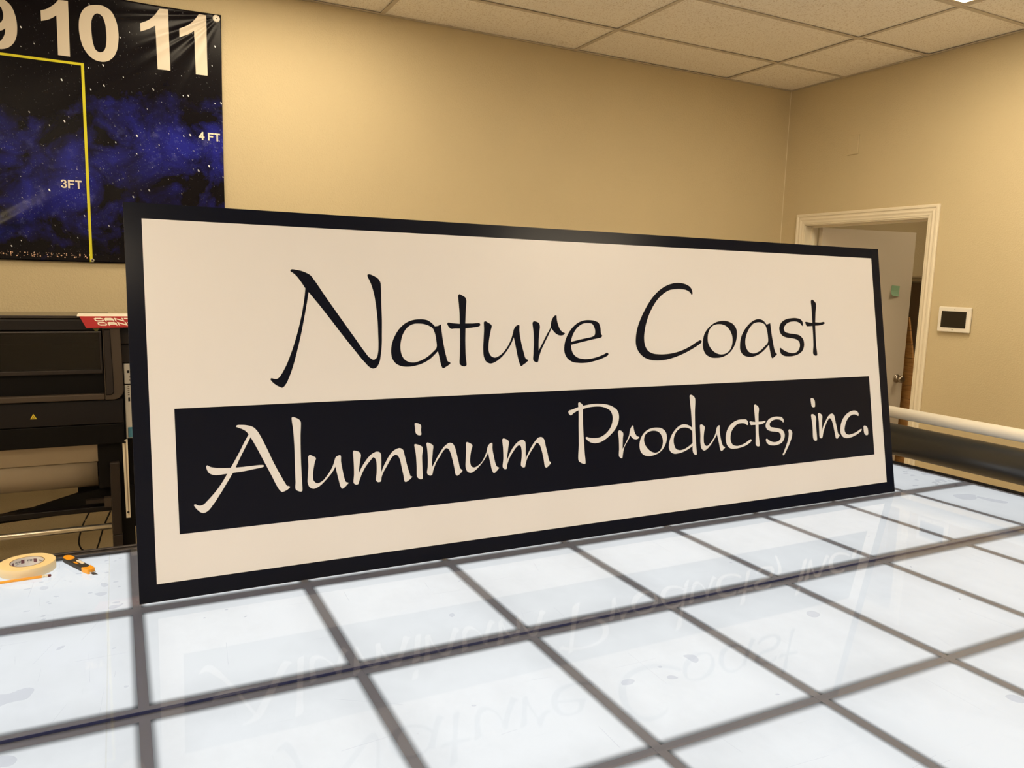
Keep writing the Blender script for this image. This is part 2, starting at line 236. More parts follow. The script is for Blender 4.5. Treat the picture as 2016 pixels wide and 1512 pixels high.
  ('c', 1, [['19891,3172,0 19787,3228,0 19617,3254,0 19422,3234,0 19242,3131,0 19111,2978,0 19055,2820,0 19054,2658,0 19128,2524,0 19314,2462,0 19529,2479,0 19751,2544,0 19932,2630,0 20008,2650,0 20036,2622,0 20005,2575,0 19787,2460,0 19523,2398,0 19264,2372,0 19012,2403,0 18874,2526,0 18833,2690,0 18855,2898,0 18966,3116,0 19170,3281,0 19434,3379,0 19693,3390,0 19843,3372,0 19911,3302,0']]),
  ('t', 1, [['20266,3865,0 20303,3893,0 20389,3862,0 20475,3782,0 20447,3519,0 20425,3265,1 20603,3262,0 20760,3276,0 20771,3248,0 20686,3197,0 20550,3165,0 20416,3157,1 20396,2828,0 20402,2382,0 20356,2369,0 20262,2399,0 20231,2444,0 20260,2837,0 20275,3156,1 20152,3160,0 20043,3170,0 20018,3230,0 19996,3281,0 20033,3298,0 20140,3279,0 20271,3261,1 20266,3562,0']]),
  ('s', 1, [['21657,3166,0 21572,3238,0 21416,3291,0 21235,3295,0 21048,3235,0 20963,3140,0 20987,3056,0 21163,3001,0 21387,2957,0 21586,2884,0 21679,2744,0 21650,2577,0 21523,2435,0 21288,2361,0 21061,2354,0 20841,2410,0 20750,2506,0 20741,2606,0 20778,2620,0 20897,2546,0 21071,2477,0 21252,2471,0 21417,2526,0 21485,2622,0 21480,2723,0 21397,2812,0 21218,2848,0 20973,2890,0 20822,2966,0 20764,3069,0 20797,3184,0 20920,3310,0 21152,3387,0 21425,3391,0 21605,3348,0 21671,3266,0']]),
  (',', 1, [['21893,2865,0 21932,2886,0 22022,2850,0 22066,2769,0 22038,2618,0 21937,2422,0 21752,2166,0 21587,1970,0 21548,1953,0 21518,1975,0 21582,2078,0 21744,2335,0 21857,2563,0 21895,2729,0']]),
  ('i', 1, [['23122,3372,0 23171,3390,0 23302,3338,0 23359,3273,0 23338,2945,0 23333,2386,0 23283,2369,0 23168,2421,0 23142,2509,0 23152,2922,0'], ['23155,3985,0 23195,4001,0 23311,3957,0 23349,3897,0 23336,3655,0 23282,3644,0 23189,3679,0 23160,3785,0']]),
  ('n', 1, [['23486,3387,0 23527,3409,0 23622,3376,0 23694,3306,0 23669,3099,0 23654,2731,1 23687,2820,0 23770,2971,0 23864,3087,0 24040,3273,0 24151,3337,0 24261,3348,0 24331,3299,0 24387,3092,0 24456,2771,0 24510,2557,0 24584,2482,0 24523,2433,0 24417,2370,0 24370,2398,0 24318,2640,0 24249,2960,0 24189,3111,0 24111,3182,0 24028,3148,0 23946,3062,0 23838,2915,0 23756,2774,0 23688,2628,0 23618,2460,0 23558,2446,0 23498,2478,0 23491,2763,0 23499,3109,0']]),
  ('c', 1, [['25708,3184,0 25598,3229,0 25445,3252,0 25234,3203,0 25040,3054,0 24918,2849,0 24874,2657,0 24938,2529,0 25061,2485,0 25319,2504,0 25585,2575,0 25775,2653,0 25838,2656,0 25839,2613,0 25683,2515,0 25414,2419,0 25152,2365,0 24947,2362,0 24750,2428,0 24652,2565,0 24659,2794,0 24787,3069,0 25010,3269,0 25304,3385,0 25512,3402,0 25663,3351,0 25727,3265,0']]),
  ('.', 1, [['25970,2766,0 26024,2778,0 26125,2739,0 26183,2681,0 26182,2411,0 26132,2392,0 26015,2429,0 25978,2478,0']]),
]
DIGITS = [  # numerals of the wall banner, x,z,corner in 0.1 mm on the wall
  ('1', [['-2004,27811,1 -1621,27836,1 -1628,26850,1 -1642,25403,1 -2119,25404,1 -2110,26244,1 -2106,27131,1 -2242,27009,0 -2485,26863,0 -2715,26783,1 -2715,27226,1 -2511,27314,0 -2292,27482,0 -2118,27656,0']]),
  ('0', [['-562,27853,0 -214,27874,0 104,27703,0 293,27359,0 388,26862,0 368,26316,0 276,25894,0 100,25595,0 -108,25428,0 -362,25364,0 -635,25405,0 -923,25631,0 -1106,25952,0 -1201,26337,0 -1231,26784,0 -1176,27216,0 -1041,27530,0 -836,27751,0', '-452,27494,0 -281,27422,0 -166,27174,0 -119,26779,0 -125,26293,0 -173,26015,0 -268,25838,0 -421,25775,0 -567,25847,0 -669,26100,0 -716,26468,0 -720,26868,0 -687,27193,0 -592,27396,0']]),
  ('9', [['-4381,27519,0 -4203,27500,0 -4028,27405,0 -3855,27245,0 -3732,26960,0 -3660,26588,0 -3658,26254,0 -3704,25937,0 -3821,25660,0 -4014,25450,0 -4247,25342,0 -4496,25337,0 -4760,25424,0 -4951,25611,0 -5025,25878,1 -4621,25943,1 -4541,25752,0 -4434,25654,0 -4344,25655,0 -4223,25803,0 -4132,26022,0 -4105,26245,1 -4182,26168,0 -4321,26094,0 -4524,26074,0 -4786,26196,0 -4969,26494,0 -5016,26864,0 -4909,27210,0 -4698,27424,0 -4516,27507,0', '-4355,27169,0 -4245,27125,0 -4175,26960,0 -4151,26760,0 -4195,26562,0 -4303,26429,0 -4439,26419,0 -4566,26563,0 -4608,26809,0 -4551,27046,0 -4468,27149,0']]),
  ('1', [['2188,28165,1 2569,28195,1 2572,26810,1 2592,25375,1 2030,25370,1 2008,26351,1 1987,27361,1 1718,27179,0 1338,26989,1 1334,27362,1 1732,27593,0 2003,27868,0']]),
  ('1', [['3941,28201,1 4274,28211,1 4276,26795,1 4280,25384,1 3740,25375,1 3719,26331,1 3710,27394,1 3412,27177,0 3045,27006,1 3037,27377,1 3423,27599,0 3751,27934,0']]),
]
BUBBLES = [  # air bubbles under the table film, x,y in 0.1 mm on the table
  '-2174,2211,0 -2131,2345,0 -1994,2286,0 -1997,2135,0 -2086,2090,0',
  '-937,1346,0 -789,1381,0 -659,1324,0 -679,1193,0 -786,1134,0 -895,1246,0',
  '-620,305,0 -542,423,0 -385,393,0 -291,468,0 -332,332,0 -438,226,0 -593,196,0',
  '-556,560,0 -463,621,0 -357,559,0 -437,508,0',
  '-2542,-3136,0 -2264,-3191,0 -2114,-3114,0 -1977,-3089,0 -1869,-3186,0 -1893,-3383,0 -1958,-3542,0 -2132,-3556,0 -2283,-3579,0 -2475,-3715,0',
  '-2212,-5392,0 -2075,-5401,0 -1945,-5516,0 -1918,-5618,0 -1974,-5733,0 -2179,-5691,0',
  '-1584,-1609,0 -1558,-1471,0 -1435,-1435,0 -1464,-1543,0',
  '-1087,1451,0 -1034,1503,0 -974,1427,0 -1032,1387,0',
  '-2001,184,0 -1968,225,0 -1898,195,0 -1950,140,0',
  '-325,-3824,0 -288,-3766,0 -231,-3807,0 -278,-3845,0',
  '-536,-1985,0 -489,-1958,0 -455,-1997,0 -501,-2025,0',
  '-784,2042,0 -658,1944,0 -643,1764,0 -711,1708,0 -782,1824,0',
  '29432,-1183,0 30036,-1212,0 30380,-1480,0 30100,-1757,0 29499,-1896,0 29227,-1663,0',
  '30202,-1591,0 30479,-2161,0 30606,-2659,0 30348,-2727,0 30032,-2233,0',
  '14994,-6803,0 15203,-6786,0 15244,-6987,0 15080,-7105,0 14922,-7089,0 14883,-6967,0',
  '15926,-7528,0 16064,-7589,0 16013,-7702,0 15857,-7705,0',
  '15558,-11371,0 15787,-11404,0 15810,-11588,0 15653,-11687,0 15519,-11559,0',
  '31683,1783,0 31986,1507,0 31711,1358,0 31464,1548,0',
  '31118,756,0 31494,701,0 31367,272,0 30993,212,0',
  '8703,-7710,0 8855,-7631,0 9024,-7720,0 8936,-7815,0 8773,-7828,0 8686,-7788,0',
  '9724,-7898,0 9854,-7887,0 9913,-8031,0 9797,-8034,0 9701,-7977,0',
  '9801,-7487,0 9891,-7477,0 9899,-7531,0 9822,-7540,0',
  '6721,-3329,0 6841,-3286,0 6842,-3410,0 6740,-3479,0',
  '10631,-7320,0 10876,-7391,0 10806,-7626,0 10674,-7680,0 10633,-7474,0',
]
# ---------------------------------------------------------------- materials
def wall_mat(name, col, sc=125):
    t = NT(name); p = t.n('ShaderNodeBsdfPrincipled'); t.l(p, t.out); g = t.n('ShaderNodeNewGeometry')
    p.inputs['Roughness'].default_value = 0.62; p.inputs['Specular IOR Level'].default_value = 0.25
    n1 = t.n('ShaderNodeTexNoise'); t.l(g, n1, 0); n1.inputs['Scale'].default_value = sc; n1.inputs['Detail'].default_value = 2.5; n1.inputs['Distortion'].default_value = .6
    n2 = t.n('ShaderNodeTexNoise'); t.l(g, n2, 0); n2.inputs['Scale'].default_value = 2.2; n2.inputs['Detail'].default_value = 5
    c = t.mix(n2.outputs[0], tuple(x * .96 for x in col), tuple(x * 1.04 for x in col)); t.t.links.new(c, p.inputs['Base Color'])
    rp = t.n('ShaderNodeMapRange'); rp.inputs[1].default_value = .42; rp.inputs[2].default_value = .72; t.t.links.new(n1.outputs[0], rp.inputs[0])
    b = t.n('ShaderNodeBump'); b.inputs['Strength'].default_value = .5; b.inputs['Distance'].default_value = .0016
    t.t.links.new(rp.outputs[0], b.inputs['Height']); t.t.links.new(b.outputs[0], p.inputs['Normal'])
    return t.m
M = {}
M['wall'] = wall_mat('beige_orange_peel_paint', (0.60, 0.508, 0.325))
M['wall_hall'] = wall_mat('tan_hall_paint', (0.52, 0.42, 0.27))
M['trim'] = pmat('cream_gloss_trim_paint', (0.80, 0.73, 0.58), .35)
M['door'] = pmat('white_door_paint', (0.70, 0.62, 0.50), .45, bump=(60, .0005, .2))
M['white_plastic'] = pmat('white_plastic', (0.82, 0.78, 0.70), .3)
M['grid'] = pmat('ceiling_grid_enamel', (0.56, 0.49, 0.385), .4)
M['floor'] = pmat('pale_vinyl_floor', (0.46, 0.40, 0.32), .5, var=(3, .3))
def tile_mat():
    t = NT('mineral_fibre_tile'); p = t.n('ShaderNodeBsdfPrincipled'); t.l(p, t.out); g = t.n('ShaderNodeNewGeometry')
    p.inputs['Roughness'].default_value = .9; p.inputs['Specular IOR Level'].default_value = .1
    v = t.n('ShaderNodeTexNoise'); t.l(g, v, 0); v.inputs['Scale'].default_value = 130; v.inputs['Detail'].default_value = 3
    r = t.n('ShaderNodeMapRange'); r.inputs[1].default_value = .34; r.inputs[2].default_value = .46; t.t.links.new(v.outputs[0], r.inputs[0])
    n2 = t.n('ShaderNodeTexNoise'); t.l(g, n2, 0); n2.inputs['Scale'].default_value = 30
    c0 = t.mix(n2.outputs[0], (.90, .85, .75), (.94, .89, .79))
    c = t.mix(r.outputs[0], (.70, .61, .48), c0); t.t.links.new(c, p.inputs['Base Color'])
    b = t.n('ShaderNodeBump'); b.inputs['Strength'].default_value = .35; b.inputs['Distance'].default_value = .002
    t.t.links.new(v.outputs[0], b.inputs['Height']); t.t.links.new(b.outputs[0], p.inputs['Normal'])
    return t.m
M['tile'] = tile_mat()
M['wall_pale'] = wall_mat('pale_bounce_paint', (0.82, 0.77, 0.66))  # unseen front and left walls, made paler to bounce light onto the ceiling
def emit(name, col, e):
    t = NT(name); x = t.n('ShaderNodeEmission'); x.inputs[0].default_value = (*col, 1); x.inputs[1].default_value = e; t.l(x, t.out); return t.m
M['lamp'] = emit('troffer_diffuser_lit', LAMP, LAMP_E)
M['lamp_dim'] = emit('troffer_diffuser_fill_low', LAMP, LAMP_E * .50)  # lowered output, for the troffer added to brighten the sign
M['lamp_boost'] = emit('troffer_diffuser_fill_high', LAMP, LAMP_E * 1.5)  # raised output, for the added troffer that brightens the left side
M['lamp_soft'] = emit('troffer_diffuser_reduced', LAMP, LAMP_E * .64)  # output lowered so the back wall does not come out too bright
M['sign_black'] = pmat('black_sign_vinyl', (0.004, 0.0058, 0.0145), .2, spec=.13)
M['sign_white'] = pmat('white_sign_vinyl', (0.775, 0.775, 0.815), .30, spec=.4)
M['sign_edge'] = pmat('pale_composite_edge', (0.62, 0.57, 0.50), .4)
M['black'] = pmat('black_plastic', (0.006, 0.004, 0.004), .38, spec=.3)
M['black_matt'] = pmat('matt_black_plastic', (0.003, 0.0022, 0.002), .6, spec=.15)
M['grey'] = pmat('warm_grey_printer_plastic', (0.058, 0.042, 0.030), .5, spec=.3)
M['grey_dark'] = pmat('dark_grey_printer_plastic', (0.020, 0.014, 0.011), .45, spec=.3)
M['alu'] = pmat('brushed_aluminium', (0.80, 0.74, 0.64), .33, metal=1)
M['alu_dark'] = pmat('dark_anodised_aluminium', (0.12, 0.11, 0.11), .4, metal=.8)
M['nickel'] = pmat('brushed_nickel', (0.40, 0.34, 0.27), .28, metal=1)
M['steel'] = pmat('steel_blade', (0.75, 0.74, 0.70), .25, metal=1)
M['tube'] = pmat('pale_paper_tube', (0.78, 0.75, 0.68), .38)
M['black_roll'] = pmat('black_vinyl_roll', (0.013, 0.015, 0.018), .34, spec=.8)
M['paper'] = pmat('white_media_paper', (0.33, 0.265, 0.185), .6)
M['red'] = pmat('red_card', (0.38, 0.003, 0.005), .5)
M['paper_bright'] = pmat('white_card', (0.85, 0.78, 0.66), .6)
M['yellow'] = pmat('yellow_tape', (0.74, 0.70, 0.02), .45)
M['warn'] = pmat('yellow_warning_label', (0.75, 0.58, 0.03), .5)
M['white_print'] = pmat('white_banner_ink', (0.74, 0.67, 0.56), .33, spec=.45)
M['blue'] = pmat('blue_label', (0.08, 0.28, 0.42), .5)
M['note'] = pmat('green_sticky_note', (0.30, 0.50, 0.32), .7)
M['masking'] = pmat('cream_masking_tape', (0.78, 0.67, 0.45), .65, bump=(400, .0002, .4))
M['masking_top'] = pmat('yellow_masking_tape_side', (0.84, 0.68, 0.37), .65, bump=(300, .0002, .3))
M['core'] = pmat('white_paper_core', (0.68, 0.63, 0.58), .6)
M['core_brown'] = pmat('brown_core_card', (0.28, 0.17, 0.08), .8)
M['core_ink'] = pmat('core_print_purple', (0.14, 0.05, 0.06), .6)
M['core_black'] = pmat('core_print_black', (0.02, 0.02, 0.03), .6)
M['pencil'] = pmat('orange_pencil_paint', (0.85, 0.36, 0.02), .3)
M['eraser'] = pmat('dark_pink_eraser', (0.16, 0.035, 0.03), .8)
M['ferrule'] = pmat('pale_ferrule', (0.78, 0.74, 0.62), .3, metal=.6)
M['graphite'] = pmat('graphite', (0.03, 0.03, 0.03), .4)
M['wood_raw'] = pmat('raw_pencil_wood', (0.62, 0.40, 0.2), .7)
M['orange'] = pmat('orange_knife_plastic', (0.90, 0.38, 0.01), .4)
M['rubber'] = pmat('black_knife_grip', (0.028, 0.024, 0.02), .6)
M['screen'] = pmat('dark_panel_screen', (0.012, 0.010, 0.007), .12)
M['grey_print'] = pmat('grey_print', (0.25, 0.21, 0.16), .5)
M['hole'] = pmat('dark_hole', (0.01, 0.008, 0.008), .7)
M['cabinet'] = pmat('brown_grey_cabinet', (0.24, 0.185, 0.13), .5)
def glass_mat(name, tint, rough):
    t = NT(name); tr = t.n('ShaderNodeBsdfTransparent'); tr.inputs[0].default_value = (*tint, 1)
    gl = t.n('ShaderNodeBsdfGlossy'); gl.inputs['Roughness'].default_value = rough
    fr = t.n('ShaderNodeFresnel'); fr.inputs[0].default_value = 1.44
    ge = t.n('ShaderNodeNewGeometry'); front = t.math('SUBTRACT', 1.0, ge.outputs['Backfacing'])
    f = t.math('MULTIPLY', fr.outputs[0], front)
    mx = t.n('ShaderNodeMixShader'); t.t.links.new(f, mx.inputs[0]); t.l(tr, mx, 0, 1); t.l(gl, mx, 0, 2); t.l(mx, t.out)
    return t.m
M['glass'] = glass_mat('table_cover_glass', (.99, 1, 1), .035)
M['smoke'] = glass_mat('smoked_printer_window', (.30, .27, .24), .05)
M['glass_edge'] = pmat('dark_blue_glass_edge', (0.03, 0.04, 0.13), .3)
M['divider'] = pmat('table_divider', (0.128, 0.140, 0.215), .6)
def film_mat():
    t = NT('air_bubble_film'); tr = t.n('ShaderNodeBsdfTransparent'); tr.inputs[0].default_value = (.925, .925, .94, 1)
    t.l(tr, t.out); return t.m
M['bubble'] = film_mat()
M['scratch'] = NT('scratch'); _t = M['scratch']; _a = _t.n('ShaderNodeBsdfTransparent'); _a.inputs[0].default_value = (.84, .84, .87, 1); _t.l(_a, _t.out); M['scratch'] = _t.m
M['film_edge'] = NT('film_edge'); _t = M['film_edge']; _a = _t.n('ShaderNodeBsdfTransparent'); _a.inputs[0].default_value = (.975, .97, .95, 1); _t.l(_a, _t.out); M['film_edge'] = _t.m
def panel_mat():
    """lit acrylic of one light-table cell: fades where the diffuser meets the dividers, fine scratches"""
    t = NT('lit_acrylic_cell'); e = t.n('ShaderNodeEmission'); t.l(e, t.out)
    u1 = t.n('ShaderNodeUVMap'); u1.uv_map = 'pos'; u2 = t.n('ShaderNodeUVMap'); u2.uv_map = 'half'
    s1 = t.n('ShaderNodeSeparateXYZ'); t.l(u1, s1); s2 = t.n('ShaderNodeSeparateXYZ'); t.l(u2, s2)
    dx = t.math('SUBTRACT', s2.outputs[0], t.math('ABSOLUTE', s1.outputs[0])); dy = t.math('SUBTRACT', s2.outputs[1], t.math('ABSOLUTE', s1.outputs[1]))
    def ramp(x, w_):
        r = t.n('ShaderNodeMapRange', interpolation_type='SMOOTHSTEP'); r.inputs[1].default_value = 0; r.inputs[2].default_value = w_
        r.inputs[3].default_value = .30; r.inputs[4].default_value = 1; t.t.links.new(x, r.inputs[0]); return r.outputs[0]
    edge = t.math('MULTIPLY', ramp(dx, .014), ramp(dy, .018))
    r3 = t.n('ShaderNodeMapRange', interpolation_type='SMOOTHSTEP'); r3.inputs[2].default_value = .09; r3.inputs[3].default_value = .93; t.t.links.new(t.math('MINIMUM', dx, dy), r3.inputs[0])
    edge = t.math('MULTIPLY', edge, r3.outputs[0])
    g = t.n('ShaderNodeNewGeometry')
    def streak(sx, sy, lo, hi, dark, seed, rot=0.0):
        mp = t.n('ShaderNodeMapping'); mp.inputs['Scale'].default_value = (sx, sy, 1); mp.inputs['Location'].default_value = (seed, seed, seed)
        mp.inputs['Rotation'].default_value = (0, 0, rot)
        t.t.links.new(g.outputs['Position'], mp.inputs[0]); n = t.n('ShaderNodeTexNoise'); n.inputs['Detail'].default_value = 6; n.inputs['Roughness'].default_value = .7
        n.inputs['Scale'].default_value = 1; t.t.links.new(mp.outputs[0], n.inputs[0])
        r = t.n('ShaderNodeMapRange'); r.inputs[1].default_value = lo; r.inputs[2].default_value = hi; r.inputs[3].default_value = 1; r.inputs[4].default_value = dark
        t.t.links.new(n.outputs[0], r.inputs[0]); return r.outputs[0]
    k = t.math('MULTIPLY', streak(260, 5, .66, .76, .90, 3.1), streak(5, 200, .66, .76, .92, 7.7, .04))
    k = t.math('MULTIPLY', k, streak(3, 2, .42, .72, .91, 11))
    k = t.math('MULTIPLY', k, streak(30, 22, .70, .74, .90, 1.3))
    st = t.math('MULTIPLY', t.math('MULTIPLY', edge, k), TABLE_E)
    t.t.links.new(st, e.inputs[1])
    nn = t.n('ShaderNodeTexNoise'); nn.inputs['Scale'].default_value = 2.5; t.t.links.new(g.outputs['Position'], nn.inputs[0])
    c = t.mix(nn.outputs[0], TABLE_C, (.95, .97, 1.0)); t.t.links.new(c, e.inputs[0])
    return t.m
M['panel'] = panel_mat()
def banner_mat():
    t = NT('starry_banner_print'); p = t.n('ShaderNodeBsdfPrincipled'); t.l(p, t.out); g = t.n('ShaderNodeTexCoord')
    p.inputs['Roughness'].default_value = .24; p.inputs['Specular IOR Level'].default_value = .16
    sp = t.n('ShaderNodeSeparateXYZ'); t.l(g, sp, 3)
    wp = t.n('ShaderNodeTexNoise'); t.l(g, wp, 3); wp.inputs['Scale'].default_value = 5; wp.inputs['Detail'].default_value = 6; wp.inputs['Roughness'].default_value = .65
    ws = t.n('ShaderNodeSeparateXYZ'); t.t.links.new(wp.outputs['Color'], ws.inputs[0])
    X0_, Z = sp.outputs[0], sp.outputs[2]
    X = t.math('ADD', X0_, t.math('MULTIPLY', t.math('SUBTRACT', ws.outputs[0], .5), .55)); Zw = t.math('ADD', Z, t.math('MULTIPLY', t.math('SUBTRACT', ws.outputs[1], .5), .5))
    def blob(cx, cz, rx, rz):
        a = t.math('DIVIDE', t.math('SUBTRACT', X, cx), rx); b = t.math('DIVIDE', t.math('SUBTRACT', Zw, cz), rz)
        dd = t.math('ADD', t.math('MULTIPLY', a, a), t.math('MULTIPLY', b, b))
        return t.math('SUBTRACT', 1.0, dd, True)
    tot = blob(.34, .52, .40, .30)
    for q in ((.46, .42, .25, .40), (-.02, .62, .20, .16), (-.20, .40, .32, .22), (-.36, .22, .35, .18), (-.08, .20, .10, .14), (-.60, .5, .3, .25), (-1.3, .45, .5, .3), (-2.2, .5, .7, .3)):
        tot = t.math('ADD', tot, blob(*q), True)
    nz = t.n('ShaderNodeTexNoise'); t.l(g, nz, 3); nz.inputs['Scale'].default_value = 4.5; nz.inputs['Detail'].default_value = 7; nz.inputs['Roughness'].default_value = .6; nz.inputs['Distortion'].default_value = .5
    rr = t.n('ShaderNodeMapRange'); rr.inputs[1].default_value = .42; rr.inputs[2].default_value = .64; t.t.links.new(nz.outputs[0], rr.inputs[0])
    neb = t.math('MULTIPLY', tot, rr.outputs[0])
    col = t.mix(neb, (.004, .003, .005), (.016, .020, .27))
    n3 = t.n('ShaderNodeTexNoise'); t.l(g, n3, 3); n3.inputs['Scale'].default_value = 14; n3.inputs['Detail'].default_value = 8; n3.inputs['Roughness'].default_value = .75
    r3 = t.n('ShaderNodeMapRange'); r3.inputs[1].default_value = .55; r3.inputs[2].default_value = .85; t.t.links.new(n3.outputs[0], r3.inputs[0])
    col = t.mix(t.math('MULTIPLY', r3.outputs[0], t.math('MULTIPLY', neb, .8)), col, (.22, .24, .55))
    def stars(sc, thr, seed, strength, neb_only=False):
        m0 = t.n('ShaderNodeMapping'); m0.inputs['Rotation'].default_value = (0, math.radians(-63), 0); t.l(g, m0, 3)
        mp = t.n('ShaderNodeMapping'); mp.inputs['Scale'].default_value = (sc * .55, sc, sc * 1.1); mp.inputs['Location'].default_value = (seed, 0, seed)
        t.l(m0, mp); f = t.n('ShaderNodeSeparateXYZ'); t.l(mp, f); cb = t.n('ShaderNodeCombineXYZ'); t.t.links.new(f.outputs[0], cb.inputs[0]); t.t.links.new(f.outputs[2], cb.inputs[1])
        v = t.n('ShaderNodeTexVoronoi', voronoi_dimensions='2D'); v.inputs['Scale'].default_value = 1; t.t.links.new(cb.outputs[0], v.inputs['Vector'])
        cs = t.n('ShaderNodeSeparateXYZ'); t.t.links.new(v.outputs['Color'], cs.inputs[0])
        size = t.math('MULTIPLY', t.math('POWER', cs.outputs[0], 5), thr)
        m = t.math('LESS_THAN', v.outputs['Distance'], size)
        m = t.math('MULTIPLY', m, t.math('MULTIPLY', t.math('ADD', cs.outputs[1], .35), strength), True)
        if neb_only: m = t.math('MULTIPLY', m, neb)
        elif sc > 40: m = t.math('MULTIPLY', m, t.math('ADD', t.math('MULTIPLY', neb, .9), .22), True)
        return m
    for a in ((22, .085, 3, 1.0), (48, .10, 9, .4), (90, .14, 5, .22)):
        col = t.mix(stars(*a), col, (.90, .93, 1.0))
    col = t.mix(stars(170, .22, 2, .35, True), col, (.30, .45, .75))
    # distant town lights along the lower edge
    mp = t.n('ShaderNodeMapping'); mp.inputs['Scale'].default_value = (130, 130, 130); t.l(g, mp, 3)
    f = t.n('ShaderNodeSeparateXYZ'); t.l(mp, f); cb = t.n('ShaderNodeCombineXYZ'); t.t.links.new(f.outputs[0], cb.inputs[0]); t.t.links.new(f.outputs[2], cb.inputs[1])
    v = t.n('ShaderNodeTexVoronoi', voronoi_dimensions='2D'); v.inputs['Scale'].default_value = 1; t.t.links.new(cb.outputs[0], v.inputs['Vector'])
    cs = t.n('ShaderNodeSeparateXYZ'); t.t.links.new(v.outputs['Color'], cs.inputs[0])
    m = t.math('LESS_THAN', v.outputs['Distance'], t.math('MULTIPLY', cs.outputs[0], .42))
    band = t.math('MULTIPLY', t.math('LESS_THAN', t.math('ABSOLUTE', t.math('SUBTRACT', Z, .028)), .011), t.math('GREATER_THAN', cs.outputs[1], .55))
    col = t.mix(t.math('MULTIPLY', t.math('MULTIPLY', m, band), t.math('LESS_THAN', X0_, -.13)), col, (.80, .52, .36))
    t.t.links.new(col, p.inputs['Base Color'])
    wv = t.n('ShaderNodeTexNoise'); t.l(g, wv, 3); wv.inputs['Scale'].default_value = 700; b = t.n('ShaderNodeBump'); b.inputs['Strength'].default_value = .12; b.inputs['Distance'].default_value = .0005
    t.t.links.new(wv.outputs[0], b.inputs['Height']); t.t.links.new(b.outputs[0], p.inputs['Normal'])
    return t.m
M['banner'] = banner_mat()
def plank_mat():
    t = NT('orange_pine'); p = t.n('ShaderNodeBsdfPrincipled'); t.l(p, t.out); g = t.n('ShaderNodeTexCoord'); p.inputs['Roughness'].default_value = .6
    mp = t.n('ShaderNodeMapping'); mp.inputs['Scale'].default_value = (3, 3, 26); t.l(g, mp, 3); n = t.n('ShaderNodeTexNoise'); n.inputs['Scale'].default_value = 1; n.inputs['Detail'].default_value = 5; n.inputs['Distortion'].default_value = 2.5; t.l(mp, n)
    r = t.n('ShaderNodeMapRange'); r.inputs[1].default_value = .45; r.inputs[2].default_value = .7; t.t.links.new(n.outputs[0], r.inputs[0])
    t.t.links.new(t.mix(r.outputs[0], (.62, .34, .12), (.42, .20, .06)), p.inputs['Base Color']); return t.m
M['pine'] = plank_mat()

# ---------------------------------------------------------------- room shell
RX, RY = 4.393, 2.292                       # right wall face, back wall face
LX, FY = -4.2, -5.2; ZC = ZT + 2.2132
HX = 6.6                                    # far wall of the next room
structure(obj('wall_back', bx((LX - .1, HX + .1, RY, RY + .1, 0, ZC + .1)), M['wall']))
DY0, DY1, DZ = 1.115, 2.072, ZT + 1.26       # door opening
structure(obj('wall_right', bx((RX, RX + .11, DY1, RY, 0, ZC), (RX, RX + .11, FY, DY0, 0, ZC), (RX, RX + .11, DY0, DY1, DZ, ZC)), M['wall']))
structure(obj('wall_left', bx((LX - .1, LX, FY, RY, 0, ZC)), M['wall_pale']))
structure(obj('wall_front', bx((LX - .1, HX + .1, FY - .1, FY, 0, ZC)), M['wall_pale']))
structure(obj('wall_hall', bx((HX, HX + .1, FY, RY, 0, ZC)), M['wall_hall']))
structure(obj('floor', bx((LX - .1, HX + .1, FY - .1, RY + .1, -.1, 0)), M['floor']))
structure(obj('trim_1', bx((RX - .0028, RX, RY - .0028, RY, 0, ZC)), M['trim'], None))
structure(obj('baseboard_back', bx((LX, RX, RY - .014, RY, 0, .09)), M['trim'], bevel=.004))
structure(obj('baseboard_right', bx((RX - .014, RX, FY, DY0 - .08, 0, .09)), M['trim'], bevel=.004))

ceiling = structure(obj('ceiling', bx((LX - .1, HX + .1, FY - .1, RY + .1, ZC + .05, ZC + .12)), M['grid']))
TX, TY = 1.2264, 0.6004; GX, GY = RX - .6177, 2.2996 - .475
xs = [RX] + [GX - TX * k for k in range(0, 7)] + [LX]; ys = [RY] + [GY - TY * k for k in range(0, 12)] + [FY]
xs = [x for x in xs if x >= LX]; ys = [y for y in ys if y >= FY]
lights = {(1, 3), (3, 1), (5, 5), (2, 6), (1, 8), (4, 9), (6, 3)}    # (column, row) cells of the troffers; all after the first two added for fill
tiles = {}
rt = random.Random(4)
for i in range(len(xs) - 1):
    for j in range(len(ys) - 1):
        x1, x0, y1, y0 = xs[i], xs[i + 1], ys[j], ys[j + 1]
        if (i, j) in lights: continue
        key = (round(x1 - x0, 3), round(y1 - y0, 3))
        if key not in tiles:
            hx, hy = key[0] / 2 - .006, key[1] / 2 - .006
            bm = bmesh.new(); box(bm, -hx, hx, -hy, hy, 0, .015)
            me = bpy.data.meshes.new('ceiling_tile'); bm.to_mesh(me); bm.free(); me.materials.append(M['tile']); tiles[key] = me
        o = obj('ceiling_tile', tiles[key], None, ceiling, ((x0 + x1) / 2, (y0 + y1) / 2, ZC + .0040 + rt.random() * .004))
        o.rotation_euler = (rt.uniform(-.004, .004), rt.uniform(-.002, .002), 0)
rw = .012
for x in xs[1:-1]: obj('ceiling_grid_runner', bx((x - rw, x + rw, FY, RY, ZC, ZC + .003), (x - .001, x + .001, FY, RY, ZC + .003, ZC + .03)), M['grid'], ceiling)
for y in ys[1:-1]: obj('ceiling_grid_runner', bx((LX, RX, y - rw, y + rw, ZC - .0006, ZC + .0024), (LX, RX, y - .001, y + .001, ZC + .003, ZC + .03)), M['grid'], ceiling)
obj('wall_angle', bx((LX, RX, RY - .020, RY, ZC - .001, ZC + .0025), (LX, RX, RY - .002, RY, ZC - .001, ZC + .022)), M['grid'], ceiling)
